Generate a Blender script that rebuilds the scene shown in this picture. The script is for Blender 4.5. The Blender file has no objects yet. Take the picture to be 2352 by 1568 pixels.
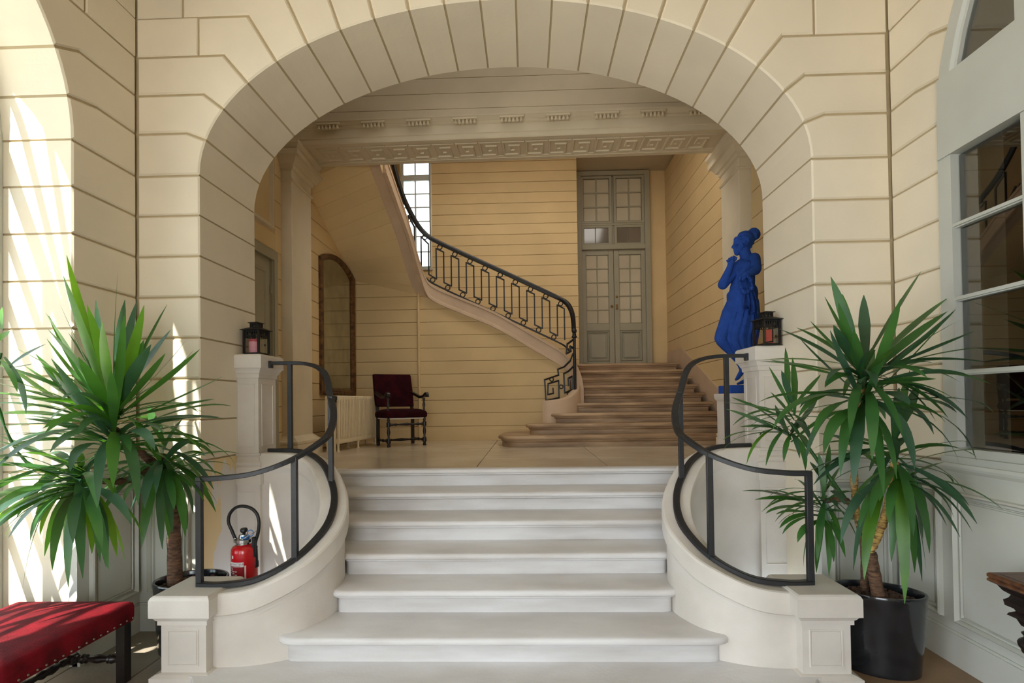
import bpy, bmesh, math, random
from mathutils import Vector, Matrix
random.seed(7)
sc = bpy.context.scene
COL = sc.collection

# ------------------------------------------------------------ camera, world, sun, exposure
F_PX, PSI, PIT, ROL, CX, CY = 1200.0, 0.030, 0.014, 0.0134, 1176.0, 908.0
EYE = Vector((0.0, 0.0, 1.63))
FW = Vector((-math.sin(PSI)*math.cos(PIT), math.cos(PSI)*math.cos(PIT), math.sin(PIT)))
R0 = Vector((math.cos(PSI), math.sin(PSI), 0.0))
U0 = R0.cross(FW)
RT = R0*math.cos(ROL) - U0*math.sin(ROL)
UP = U0*math.cos(ROL) + R0*math.sin(ROL)
cam_d = bpy.data.cameras.new('camera')
cam_d.sensor_fit = 'HORIZONTAL'; cam_d.sensor_width = 36.0
cam_d.lens = F_PX/2352.0*36.0
cam_d.shift_y = (CY-784.0)/2352.0
cam_d.clip_start = 0.05
cam = bpy.data.objects.new('camera', cam_d); COL.objects.link(cam)
M3 = Matrix((RT, UP, -FW)).transposed()
cam.matrix_world = Matrix.Translation(EYE) @ M3.to_4x4()
sc.camera = cam

def ray(x, y): return FW + RT*((x-CX)/F_PX) - UP*((y-CY)/F_PX)
def aty(x, y, Y): d = ray(x, y); return EYE + d*((Y-EYE.y)/d.y)
def atx(x, y, X): d = ray(x, y); return EYE + d*((X-EYE.x)/d.x)
def atz(x, y, z): d = ray(x, y); return EYE + d*((z-EYE.z)/d.z)

def lin(c):
    out = []
    for v in c[:3]:
        v = v/255.0
        out.append(v/12.92 if v <= 0.04045 else ((v+0.055)/1.055)**2.4)
    return (out[0], out[1], out[2], 1.0)

w = bpy.data.worlds.new('sky'); sc.world = w; w.use_nodes = True
nt = w.node_tree; nt.nodes.clear()
wo = nt.nodes.new('ShaderNodeOutputWorld'); bg = nt.nodes.new('ShaderNodeBackground')
bg.inputs['Color'].default_value = (0.78, 0.89, 1.0, 1); bg.inputs['Strength'].default_value = 4.3
nt.links.new(bg.outputs[0], wo.inputs[0])

sun_d = bpy.data.lights.new('sun', 'SUN'); sun_d.energy = 30.0; sun_d.angle = math.radians(0.53)
sun_d.color = (1.0, 0.95, 0.87)
sun = bpy.data.objects.new('sun', sun_d); COL.objects.link(sun)
sun.rotation_euler = Vector((0.50, 1.0, -1.42)).to_track_quat('-Z', 'Y').to_euler()

def area(name, loc, direction, sx, sy, power, color=(1, 1, 1)):
    d = bpy.data.lights.new(name, 'AREA'); d.shape = 'RECTANGLE'; d.size = sx; d.size_y = sy
    d.energy = power; d.color = color
    o = bpy.data.objects.new(name, d); COL.objects.link(o); o.location = loc
    o.rotation_euler = Vector(direction).to_track_quat('-Z', 'Y').to_euler()
    return o
# area lamps: fills added for vestibule and hall, plus daylight of the visible stair window
area('court_side_fill', (-2.98, -1.2, 1.65), (0.7, 0.72, 0.1), 2.2, 3.0, 85, (0.86, 0.93, 1.0))  # fill added at the unseen second side opening, brightens the front wall
area('rear_fill', (-0.3, -3.6, 1.8), (0, 1, 0.05), 2.0, 2.8, 78, (0.92, 0.96, 1.0))  # unseen fill added behind the camera for frontal light
area('stair_window_daylight', (-2.15, 10.45, 5.6), (0.25, -1, -0.25), 0.9, 2.2, 12, (1.0, 0.98, 0.94))
area('hall_fill', (-0.2, 5.35, 6.15), (-0.1, 0.55, -1), 3.4, 0.9, 12, (1.0, 0.97, 0.92))  # lamp added under the ceiling to lift the chair wall, no skylight known
area('stair_well_fill', (0.2, 7.4, 6.35), (0, 0.25, -1), 3.8, 1.2, 70, (1.0, 0.95, 0.86))  # overhead lamp added to brighten the wall below the flight

vs = sc.view_settings
vs.view_transform = 'Standard'; vs.look = 'None'; vs.gamma = 1.0; vs.exposure = 0.12
vs.use_curve_mapping = False
sc.cycles.max_bounces = 10; sc.cycles.diffuse_bounces = 6; sc.cycles.transparent_max_bounces = 12
sc.cycles.use_denoising = True
sc.cycles.caustics_reflective = False; sc.cycles.caustics_refractive = False
sc.cycles.sample_clamp_indirect = 6.0

# ------------------------------------------------------------ materials
MATS = {}
def mat(name, rgb, rough=0.7, var=0.06, scale=3.0, bump=0.0, bscale=60.0, metal=0.0, spec=0.5, rgb2=None,
        stretch=(1, 1, 1), sheen=0.0, coat=0.0, detail=5.0, low=0.35, high=0.65):
    m = bpy.data.materials.new(name); m.use_nodes = True
    n = m.node_tree.nodes; l = m.node_tree.links
    p = n['Principled BSDF']
    p.inputs['Roughness'].default_value = rough; p.inputs['Metallic'].default_value = metal
    p.inputs['Specular IOR Level'].default_value = spec
    if sheen: p.inputs['Sheen Weight'].default_value = sheen
    if coat: p.inputs['Coat Weight'].default_value = coat; p.inputs['Coat Roughness'].default_value = 0.08
    c = lin(rgb)
    tc = n.new('ShaderNodeTexCoord'); mp = n.new('ShaderNodeMapping')
    mp.inputs['Scale'].default_value = stretch
    l.new(tc.outputs['Object'], mp.inputs[0])
    oi = n.new('ShaderNodeObjectInfo')
    if var > 0 or rgb2:
        no = n.new('ShaderNodeTexNoise'); no.inputs['Scale'].default_value = scale; no.inputs['Detail'].default_value = detail
        l.new(mp.outputs[0], no.inputs['Vector'])
        rp = n.new('ShaderNodeValToRGB')
        rp.color_ramp.elements[0].position = low; rp.color_ramp.elements[1].position = high
        d = lin(rgb2) if rgb2 else tuple(v*(1-2*var) for v in c[:3])+(1,)
        rp.color_ramp.elements[0].color = d
        rp.color_ramp.elements[1].color = c
        l.new(no.outputs['Fac'], rp.inputs['Fac'])
        l.new(rp.outputs[0], p.inputs['Base Color'])
    else:
        p.inputs['Base Color'].default_value = c
    if bump > 0:
        nb = n.new('ShaderNodeTexNoise'); nb.inputs['Scale'].default_value = bscale; nb.inputs['Detail'].default_value = 4
        l.new(mp.outputs[0], nb.inputs['Vector'])
        b = n.new('ShaderNodeBump'); b.inputs['Strength'].default_value = bump; b.inputs['Distance'].default_value = 0.01
        l.new(nb.outputs['Fac'], b.inputs['Height']); l.new(b.outputs[0], p.inputs['Normal'])
    MATS[name] = m
    return m

def add_object_tint(m, amount):
    """slight lightness change from block to block"""
    n = m.node_tree.nodes; l = m.node_tree.links; p = n['Principled BSDF']
    src = p.inputs['Base Color'].links[0].from_socket
    oi = n.new('ShaderNodeObjectInfo'); mr = n.new('ShaderNodeMapRange')
    mr.inputs['To Min'].default_value = 1-amount; mr.inputs['To Max'].default_value = 1+amount*0.3
    l.new(oi.outputs['Random'], mr.inputs['Value'])
    hv = n.new('ShaderNodeHueSaturation'); l.new(src, hv.inputs['Color']); l.new(mr.outputs[0], hv.inputs['Value'])
    l.new(hv.outputs[0], p.inputs['Base Color'])

mat('cream', (225, 214, 192), 0.75, 0.04, 1.6, 0.10, 35); add_object_tint(MATS['cream'], 0.05)
mat('cream_core', (176, 158, 124), 0.85, 0.06, 4)
mat('ochre', (216, 189, 140), 0.8, 0.05, 1.3, 0.10, 35); add_object_tint(MATS['ochre'], 0.04)
mat('ochre_core', (160, 128, 80), 0.9, 0.06, 4)
mat('beam_stone', (214, 200, 172), 0.8, 0.05, 2.0, 0.08, 40)
mat('peeling', (214, 192, 146), 0.85, 0, 5.0, 0.35, 14, rgb2=(206, 202, 196), low=0.50, high=0.52, stretch=(1, 1, .35))
mat('white_stone', (220, 214, 206), 0.6, 0, 2.2, 0.10, 70, rgb2=(198, 191, 181), low=.3, high=.7)
mat('step_stone', (222, 221, 221), 0.5, 0, 3.0, 0.12, 80, rgb2=(198, 194, 190), low=.25, high=.62, stretch=(.5, 1, 3))
mat('old_step', (186, 158, 124), 0.55, 0, 4.0, 0.25, 30, rgb2=(128, 100, 72), low=.3, high=.65, stretch=(.4, 1, 2.5))
mat('string_stone', (198, 172, 144), 0.6, 0.06, 3, 0.15, 50)
mat('landing_stone', (206, 192, 170), 0.22, 0, 1.5, 0.03, 30, rgb2=(180, 164, 140), low=.3, high=.7)
mat('floor_stone', (150, 138, 122), 0.55, 0, 3.0, 0.2, 40, rgb2=(128, 116, 102), low=.3, high=.7)
mat('floor_brown', (150, 122, 92), 0.5, 0, 3.0, 0.2, 40, rgb2=(112, 86, 62), low=.3, high=.7)
mat('floor_joint', (70, 62, 52), 0.9, 0.05)
mat('grey_paint', (198, 198, 188), 0.5, 0.03, 3, 0.04, 40)
mat('sage_paint', (156, 150, 128), 0.5, 0.03, 3)
mat('frame_paint', (186, 188, 180), 0.45, 0.03, 3)
mat('iron', (34, 35, 38), 0.42, 0.1, 20, 0.15, 90, spec=0.5)
mat('iron_dark', (18, 17, 17), 0.5, 0.1, 20)
mat('velvet', (112, 6, 20), 0.9, 0, 9, 0.35, 120, rgb2=(78, 3, 11), spec=0.2)
mat('velvet_dark', (52, 6, 15), 0.95, 0, 9, 0.2, 120, rgb2=(34, 3, 9), spec=0.15)
mat('ebony', (34, 26, 22), 0.35, 0.2, 12, 0.1, 60)
mat('walnut', (110, 70, 44), 0.4, 0, 3, 0.15, 30, rgb2=(64, 38, 24), stretch=(1, 8, 8))
mat('ebony_carved', (38, 28, 26), 0.4, 0.2, 12, 0.2, 40)
mat('nail_metal', (120, 104, 84), 0.45, 0.1, 20, metal=0.6)
mat('brass', (150, 120, 70), 0.35, 0.1, 20, metal=0.9)
mat('gilt', (120, 84, 46), 0.45, 0, 14, 0.3, 60, metal=0.35, rgb2=(64, 40, 22))
mat('radiator', (226, 208, 172), 0.4, 0.03, 6)
mat('blue_pigment', (44, 78, 158), 0.95, 0.1, 14, 0.35, 110, spec=0.1)
mat('pot_glaze', (36, 38, 42), 0.14, 0.25, 14, 0.05, 60, coat=0.4)
mat('pot_rim', (26, 28, 30), 0.25, 0.1, 14)
mat('soil', (52, 40, 32), 0.9, 0.3, 30, 0.6, 60)
mat('pebble', (96, 66, 50), 0.7, 0, 40, 0.2, 60, rgb2=(50, 34, 28))
mat('bark', (116, 84, 60), 0.85, 0, 26, 0.9, 40, rgb2=(62, 44, 32), stretch=(1, 1, 3))
mat('bark_pale', (206, 168, 96), 0.8, 0, 30, 0.8, 40, rgb2=(110, 76, 40), stretch=(1, 1, 4))
mat('extinguisher_red', (200, 14, 26), 0.25, 0.03, 5, coat=0.5)
mat('label_red', (150, 20, 30), 0.4, 0.02, 5)
mat('label_white', (236, 234, 230), 0.5, 0.02, 5)
mat('chrome', (200, 200, 200), 0.25, 0.05, 10, metal=1.0)
mat('rubber', (16, 16, 18), 0.45, 0.1, 10)
mat('plastic_blue', (40, 120, 190), 0.4, 0.02, 5)
mat('candle_red', (226, 60, 56), 0.5, 0.03, 6)
mat('candle_pink', (226, 150, 165), 0.5, 0.04, 8)
mat('candle_dark', (190, 70, 80), 0.5, 0.04, 8)
mat('ceiling_paint', (206, 196, 178), 0.8, 0.04, 2)
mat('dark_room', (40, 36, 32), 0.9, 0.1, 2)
mat('ground_stone', (196, 188, 172), 0.9, 0.05, 2)
mat('linen', (232, 228, 214), 0.8, 0.03, 3)

def leaf_mat(name, rgb, tr, rgb2):
    m = mat(name, rgb, 0.38, 0, 5.0, 0.0, rgb2=rgb2, low=.3, high=.7)
    n = m.node_tree.nodes; l = m.node_tree.links; p = n['Principled BSDF']
    t = n.new('ShaderNodeBsdfTranslucent'); t.inputs['Color'].default_value = lin(tr)
    mx = n.new('ShaderNodeMixShader'); mx.inputs[0].default_value = 0.28
    o = n['Material Output']
    l.new(p.outputs[0], mx.inputs[1]); l.new(t.outputs[0], mx.inputs[2]); l.new(mx.outputs[0], o.inputs[0])
    wv = n.new('ShaderNodeTexWave'); 
    return m
leaf_mat('leaf', (66, 112, 54), (100, 160, 30), (42, 84, 44))
leaf_mat('leaf_blue', (66, 98, 76), (80, 130, 40), (42, 76, 56))
leaf_mat('leaf_light', (86, 138, 40), (140, 190, 30), (52, 98, 34))

def glass_mat(name, tint, refl, rough=0.0, dark=None):
    m = bpy.data.materials.new(name); m.use_nodes = True
    n = m.node_tree.nodes; l = m.node_tree.links; n.clear()
    o = n.new('ShaderNodeOutputMaterial'); mx = n.new('ShaderNodeMixShader')
    t = n.new('ShaderNodeBsdfTransparent'); t.inputs[0].default_value = tint
    g = n.new('ShaderNodeBsdfGlossy'); g.inputs['Roughness'].default_value = rough
    fr = n.new('ShaderNodeLayerWeight'); fr.inputs['Blend'].default_value = 0.5
    pw = n.new('ShaderNodeMath'); pw.operation = 'POWER'; pw.inputs[1].default_value = 3.5
    mr = n.new('ShaderNodeMapRange'); mr.inputs['To Min'].default_value = refl; mr.inputs['To Max'].default_value = 1.0
    l.new(fr.outputs['Facing'], pw.inputs[0]); l.new(pw.outputs[0], mr.inputs['Value'])
    l.new(mr.outputs[0], mx.inputs[0]); l.new(t.outputs[0], mx.inputs[1]); l.new(g.outputs[0], mx.inputs[2])
    l.new(mx.outputs[0], o.inputs[0])
    MATS[name] = m
glass_mat('glass', (0.95, 0.97, 0.96, 1), 0.02)
glass_mat('glass_dim', (0.55, 0.56, 0.54, 1), 0.16)
m = mat('mirror_glass', (196, 194, 178), 0.08, 0.12, 5, metal=1.0)

# ------------------------------------------------------------ mesh helpers
class MB:
    def __init__(self): self.v = []; self.f = []; self.smooth = False
    def add(self, vs, fs):
        b = len(self.v); self.v += [tuple(p) for p in vs]; self.f += [tuple(i+b for i in q) for q in fs]; return self
    def box(self, x0, x1, y0, y1, z0, z1):
        if x0 > x1: x0, x1 = x1, x0
        if y0 > y1: y0, y1 = y1, y0
        vs = [(x0,y0,z0),(x1,y0,z0),(x1,y1,z0),(x0,y1,z0),(x0,y0,z1),(x1,y0,z1),(x1,y1,z1),(x0,y1,z1)]
        return self.add(vs, [(0,3,2,1),(4,5,6,7),(0,1,5,4),(1,2,6,5),(2,3,7,6),(3,0,4,7)])
    def cbox(self, x0, x1, y0, y1, z0, z1, c=0.005):
        """chamfered box"""
        if x0 > x1: x0, x1 = x1, x0
        if y0 > y1: y0, y1 = y1, y0
        vs = []; idx = {}
        for ix, X in enumerate((x0, x1)):
            for iy, Y in enumerate((y0, y1)):
                for iz, Z in enumerate((z0, z1)):
                    sx, sy, sz = (c if ix == 0 else -c), (c if iy == 0 else -c), (c if iz == 0 else -c)
                    for a, p in enumerate(((X, Y+sy, Z+sz), (X+sx, Y, Z+sz), (X+sx, Y+sy, Z))):
                        idx[(ix, iy, iz, a)] = len(vs); vs.append(p)
        F = []
        g = lambda ix, iy, iz, a: idx[(ix, iy, iz, a)]
        F.append([g(0,0,0,0), g(0,0,1,0), g(0,1,1,0), g(0,1,0,0)]); F.append([g(1,0,0,0), g(1,1,0,0), g(1,1,1,0), g(1,0,1,0)])
        F.append([g(0,0,0,1), g(1,0,0,1), g(1,0,1,1), g(0,0,1,1)]); F.append([g(0,1,0,1), g(0,1,1,1), g(1,1,1,1), g(1,1,0,1)])
        F.append([g(0,0,0,2), g(0,1,0,2), g(1,1,0,2), g(1,0,0,2)]); F.append([g(0,0,1,2), g(1,0,1,2), g(1,1,1,2), g(0,1,1,2)])
        for a in (0, 1):
            for b in (0, 1):
                F.append([g(0,a,b,1), g(1,a,b,1), g(1,a,b,2), g(0,a,b,2)])
                F.append([g(a,0,b,0), g(a,1,b,0), g(a,1,b,2), g(a,0,b,2)])
                F.append([g(a,b,0,0), g(a,b,1,0), g(a,b,1,1), g(a,b,0,1)])
        for a in (0, 1):
            for b in (0, 1):
                for d in (0, 1): F.append([g(a,b,d,0), g(a,b,d,1), g(a,b,d,2)])
        return self.add(vs, F)
    def loft(self, rings, closed=True, caps=True, loop=False):
        b = len(self.v); n = len(rings[0]); m_ = len(rings)
        for r in rings: self.v += [tuple(p) for p in r]
        for i in range(m_ if loop else m_-1):
            i2 = (i+1) % m_
            for j in range(n if closed else n-1):
                j2 = (j+1) % n
                self.f.append((b+i*n+j, b+i*n+j2, b+i2*n+j2, b+i2*n+j))
        if caps and closed and not loop:
            self.f.append(tuple(b+j for j in reversed(range(n)))); self.f.append(tuple(b+(m_-1)*n+j for j in range(n)))
        return self
    def lathe(self, prof, c=(0, 0, 0), seg=16, sx=1.0, sy=1.0):
        """prof: list of (radius, z)"""
        rings = [[(c[0]+max(r, .0004)*sx*math.cos(2*math.pi*k/seg), c[1]+max(r, .0004)*sy*math.sin(2*math.pi*k/seg), c[2]+z) for k in range(seg)] for r, z in prof]
        return self.loft(rings)
    def lathe_axis(self, prof, p0, p1, seg=12):
        """turned bar from p0 to p1; prof: (radius, t 0..1)"""
        p0 = Vector(p0); p1 = Vector(p1); d = p1-p0; q = d.to_track_quat('Z', 'Y')
        rings = [[p0 + d*t + q @ Vector((max(r, .0004)*math.cos(2*math.pi*k/seg), max(r, .0004)*math.sin(2*math.pi*k/seg), 0)) for k in range(seg)] for r, t in prof]
        return self.loft(rings)
    def sweep(self, path, prof, loop=False, up=(0, 0, 1), vertical=True):
        """prof: closed list of (side, height); height along Z (vertical) or along the frame's own up"""
        P = [Vector(p) for p in path]; n = len(P); rings = []; upv = Vector(up)
        for i in range(n):
            if loop: a, c = P[(i-1) % n], P[(i+1) % n]
            else: a, c = P[max(i-1, 0)], P[min(i+1, n-1)]
            t = (c-a).normalized()
            s = t.cross(upv)
            s = s.normalized() if s.length > 1e-5 else Vector((1, 0, 0))
            u = upv if vertical else s.cross(t).normalized()
            rings.append([P[i]+s*x+u*z for x, z in prof])
        return self.loft(rings, loop=loop)
    def tube(self, path, r, seg=8, loop=False):
        P = [Vector(p) for p in path]; n = len(P); rings = []
        rr = r if isinstance(r, (list, tuple)) else [r]*n
        prev = None
        for i in range(n):
            if loop: a, c = P[(i-1) % n], P[(i+1) % n]
            else: a, c = P[max(i-1, 0)], P[min(i+1, n-1)]
            t = (c-a).normalized()
            if prev is None:
                s = t.cross(Vector((0, 0, 1)))
                if s.length < 0.05: s = t.cross(Vector((1, 0, 0)))
                s.normalize()
            else:
                s = prev - t*prev.dot(t)
                s = s.normalized() if s.length > 1e-6 else t.orthogonal().normalized()
            prev = s; u = t.cross(s)
            rings.append([P[i]+s*(rr[i]*math.cos(2*math.pi*k/seg))+u*(rr[i]*math.sin(2*math.pi*k/seg)) for k in range(seg)])
        return self.loft(rings, loop=loop)
    def bar(self, path, w_, h_):
        return self.sweep(path, [(-w_/2, -h_/2), (w_/2, -h_/2), (w_/2, h_/2), (-w_/2, h_/2)], vertical=False)
    def sphere(self, c, r, seg=12, rings=8, sx=1, sy=1, sz=1):
        return self.lathe([(r*math.sin(math.pi*i/rings), -r*sz*math.cos(math.pi*i/rings)) for i in range(rings+1)], c, seg, sx, sy)
    def mesh(self, name, smooth=False, ang=40):
        me = bpy.data.meshes.new(name); me.from_pydata(self.v, [], self.f); me.update()
        bm = bmesh.new(); bm.from_mesh(me); bmesh.ops.recalc_face_normals(bm, faces=bm.faces)
        bm.to_mesh(me); bm.free()
        if smooth:
            for p in me.polygons: p.use_smooth = True
            me.set_sharp_from_angle(angle=math.radians(ang))
        return me

def obj(name, mb, m, parent=None, smooth=False, ang=40):
    me = mb if isinstance(mb, bpy.types.Mesh) else mb.mesh(name, smooth, ang)
    if m and not me.materials: me.materials.append(MATS[m])
    o = bpy.data.objects.new(name, me); COL.objects.link(o)
    if parent:
        o.parent = parent
        o.matrix_parent_inverse = Matrix.Translation(parent.location).inverted() if parent.type == 'EMPTY' else Matrix.Identity(4)
    return o
def tag(o, label=None, cat=None, group=None, kind=None):
    if label: o['label'] = label
    if cat: o['category'] = cat
    if group: o['group'] = group
    if kind: o['kind'] = kind
    return o
def thing(name, label, cat, loc=(0, 0, 0), group=None, kind=None):
    o = bpy.data.objects.new(name, None); COL.objects.link(o); o.location = loc; o.empty_display_size = 0.05
    return tag(o, label, cat, group, kind)
def structure(name, mb, m, smooth=False, label=None, cat=None):
    o = obj(name, mb, m, None, smooth); o['kind'] = 'structure'
    return tag(o, label, cat)

def inset(poly, d):
    n = len(poly); out = []
    for i in range(n):
        a, b, c = poly[i-1], poly[i], poly[(i+1) % n]
        e1 = (b[0]-a[0], b[1]-a[1]); e2 = (c[0]-b[0], c[1]-b[1])
        l1 = math.hypot(*e1) or 1e-9; l2 = math.hypot(*e2) or 1e-9
        n1 = (-e1[1]/l1, e1[0]/l1); n2 = (-e2[1]/l2, e2[0]/l2)
        k = 1+n1[0]*n2[0]+n1[1]*n2[1]
        k = max(k, 0.35)
        out.append((b[0]+(n1[0]+n2[0])/k*d, b[1]+(n1[1]+n2[1])/k*d))
    return out
def ccw(poly):
    a = sum(poly[i-1][0]*poly[i][1]-poly[i][0]*poly[i-1][1] for i in range(len(poly)))
    return poly if a > 0 else poly[::-1]
def clip(poly, a, b, c):
    """keep a*u+b*v<=c"""
    out = []
    for i in range(len(poly)):
        p, q = poly[i-1], poly[i]
        dp, dq = a*p[0]+b*p[1]-c, a*q[0]+b*q[1]-c
        if (dp <= 0) != (dq <= 0):
            t = dp/(dp-dq); out.append((p[0]+(q[0]-p[0])*t, p[1]+(q[1]-p[1])*t))
        if dq <= 0: out.append(q)
    return out

class Plane:
    def __init__(self, O, U, N): self.O = Vector(O); self.U = Vector(U); self.V = Vector((0, 0, 1)); self.N = Vector(N)
    def p(self, u, v, d=0.0): return self.O + self.U*u + self.V*v - self.N*d
def block_mb(pl, poly, depth, gap=0.004, ch=0.007, both=False, mb=None):
    poly = ccw(poly); a = inset(poly, gap+ch); b = inset(poly, gap)
    rings = [[pl.p(u, v, 0) for u, v in a], [pl.p(u, v, ch) for u, v in b]]
    if both: rings += [[pl.p(u, v, depth-ch) for u, v in b], [pl.p(u, v, depth) for u, v in a]]
    else: rings += [[pl.p(u, v, depth) for u, v in b]]
    mb = mb or MB(); return mb.loft(rings)
def prism(pl, poly, d0, d1, mb=None):
    poly = ccw(poly); mb = mb or MB(); d0 = d0-random.uniform(0, .0016); d1 = d1+random.uniform(0, .0016)   # no two faces in one plane
    return mb.loft([[pl.p(u, v, d0) for u, v in poly], [pl.p(u, v, d1) for u, v in poly]])
def seglerp(a, b, n): return [a+(b-a)*i/n for i in range(n+1)]
def catmull(P, n=6):
    P = [Vector(p) for p in P]; out = []
    for i in range(len(P)-1):
        p0 = P[max(i-1, 0)]; p1 = P[i]; p2 = P[i+1]; p3 = P[min(i+2, len(P)-1)]
        for k in range(n):
            t = k/n
            out.append(0.5*((2*p1)+(p2-p0)*t+(2*p0-5*p1+4*p2-p3)*t*t+(3*p1-p0-3*p2+p3)*t*t*t))
    out.append(P[-1]); return out
# ------------------------------------------------------------ the vestibule: dimensions
XC, AW, BH, ZS = -0.18, 2.24, 1.235, 3.36       # big arch: axis, half width, rise, springing height
YF, YB = 3.8, 4.6                               # arch wall front and back
XL, XR = -2.9, 2.62                             # side walls
LZ = 1.02                                       # upper landing
ZC = [1.23, 1.535, 1.84, 2.145, 2.45, 2.755, 3.06, 3.36]
ZB = [3.36, 3.68, 3.97, 4.26, 4.55, 4.85]
ZTOP = 5.3
PF = Plane((0, YF, 0), (1, 0, 0), (0, -1, 0))
PL = Plane((XL, 0, 0), (0, 1, 0), (1, 0, 0))
PR = Plane((XR, 0, 0), (0, -1, 0), (-1, 0, 0))

def ell_equal(a, b, n, t0=math.pi, t1=0.0, N=2000):
    """n+1 points at equal arc length, parameter angles"""
    ts = seglerp(t0, t1, N); L = [0.0]
    for i in range(N):
        L.append(L[-1]+math.hypot(a*(math.cos(ts[i+1])-math.cos(ts[i])), b*(math.sin(ts[i+1])-math.sin(ts[i]))))
    out = []; j = 0
    for k in range(n+1):
        s = L[-1]*k/n
        while j < N and L[j+1] < s-1e-12: j += 1
        out.append(ts[min(j+1, N)] if k else t0)
    out[-1] = t1
    return out

def arch_blocks(parent, pl, uc, a, b, n, depth, uL, uR, m, splitL=None, splitR=None, skip=()):
    """voussoirs with shouldered joints running into the courses on both sides"""
    T = ell_equal(a, b, n)
    E = lambda t: (uc+a*math.cos(t), ZS+b*math.sin(t))
    def outer(i):
        t = T[i]; e = E(t); nx, nz = math.cos(t)/a, math.sin(t)/b; l = math.hypot(nx, nz); nx /= l; nz /= l
        k = min(i, n-i); zb = ZB[min(k, 5)]
        s = (zb-e[1])/nz if nz > 1e-3 else 0
        return (e[0]+nx*s, zb)
    for i in range(n):
        arc = [E(T[i]+(T[i+1]-T[i])*q/3) for q in range(4)]
        k0, k1 = min(i, n-i), min(i+1, n-i-1)
        o0, o1 = outer(i), outer(i+1)
        left = i < n/2
        ue = uL if left else uR
        if (left and ue is None) or ((not left) and ue is None): continue
        kk = min(k0, k1)
        if kk < 5:
            zlo, zhi = ZB[kk], ZB[kk+1]
            sp = {3: 0.55, 4: 0.33}.get(kk)
            inner_u = o1[0] if left else o0[0]
            if kk == 0: poly = arc + ([(o1[0], zhi), (ue, zhi), (ue, zlo)] if left else [(ue, zlo), (ue, zhi), (o0[0], zhi)])
            elif sp:
                us = ue+(inner_u-ue)*sp
                if left: poly = arc+[(o1[0], zhi), (us, zhi), (us, zlo), (o0[0], zlo)]
                else: poly = arc+[(o1[0], zlo), (us, zlo), (us, zhi), (o0[0], zhi)]
                obj('stone_block', block_mb(pl, [(ue, zlo), (us, zlo), (us, zhi), (ue, zhi)], depth), m, parent)
            elif left: poly = arc+[(o1[0], zhi), (ue, zhi), (ue, zlo), (o0[0], zlo)]
            else: poly = arc+[(o1[0], zlo), (ue, zlo), (ue, zhi), (o0[0], zhi)]
        else:
            poly = arc+[o1, o0]
        obj('voussoir', block_mb(pl, poly, depth, 0.008, 0.011, both=True), m, parent)
def arch_core(mb, pl, uc, a, b, d0, d1, ztop, n=24, e=0.014):
    T = seglerp(math.pi, 0, n)
    for i in range(n):
        q = [(uc+(a+e)*math.cos(t), ZS+(b+e)*math.sin(t)) for t in (T[i], T[i+1])]
        prism(pl, [q[0], q[1], (q[1][0], ztop), (q[0][0], ztop)], d0, d1, mb)
def rect(a, b, c, d): return [(a, c), (b, c), (b, d), (a, d)]

# ---- arch wall
mb = MB(); e = 0.014
arch_core(mb, PF, XC, AW, BH, e, YB-YF-e, ZTOP)
prism(PF, rect(XL-0.5, XC-AW-e, 0, ZTOP), e, YB-YF-e, mb)
prism(PF, rect(XC+AW+e, XR+0.5, 0, ZTOP), e, YB-YF-e, mb)
wf = structure('wall_front', mb, 'cream_core', label='cream stone wall pierced by the wide arch over the steps', cat='wall')
arch_blocks(wf, PF, XC, AW, BH, 21, YB-YF, XL, XR, 'cream')
for i in range(len(ZC)-1):
    for (u0, u1) in ((XL, XC-AW), (XC+AW, XR)):
        obj('stone_block', block_mb(PF, rect(u0, u1, ZC[i], ZC[i+1]), YB-YF, 0.007, 0.010, both=True), 'cream', wf)
for (u0, u1, mm) in ((XL, XC-AW, 'peeling'), (XC+AW, XR, 'cream')):
    obj('stone_block', block_mb(PF, rect(u0, u1, 0.0, 1.23), YB-YF, 0.007, 0.010, both=True), mm, wf)

# ---- left wall with the door opening to the court (and a second one behind the camera)
UL, RL = 2.04, 1.2
mb = MB()
arch_core(mb, PL, UL, RL, RL, e, 0.5-e, ZTOP)
prism(PL, rect(-2.4, 0.0, 3.3, ZTOP), e, 0.5-e, mb)
for (u0, u1) in ((-4.0, -2.4), (0.0, 0.84-e), (3.24+e, YF)):
    prism(PL, rect(u0, u1, 0, ZTOP), e, 0.5-e, mb)
wl = structure('wall_left', mb, 'cream_core', label='cream stone side wall with an arched door opening to the court', cat='wall')
arch_blocks(wl, PL, UL, RL, RL, 14, 0.5, None, YF, 'cream')
for i in range(len(ZC)-1):
    obj('stone_block', block_mb(PL, rect(3.24, YF, ZC[i], ZC[i+1]), 0.5, 0.007, 0.010, both=True), 'cream', wl)
obj('stone_block', block_mb(PL, rect(3.24, YF, 0, 1.23), 0.5, 0.007, 0.010, both=True), 'cream', wl)

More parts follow.
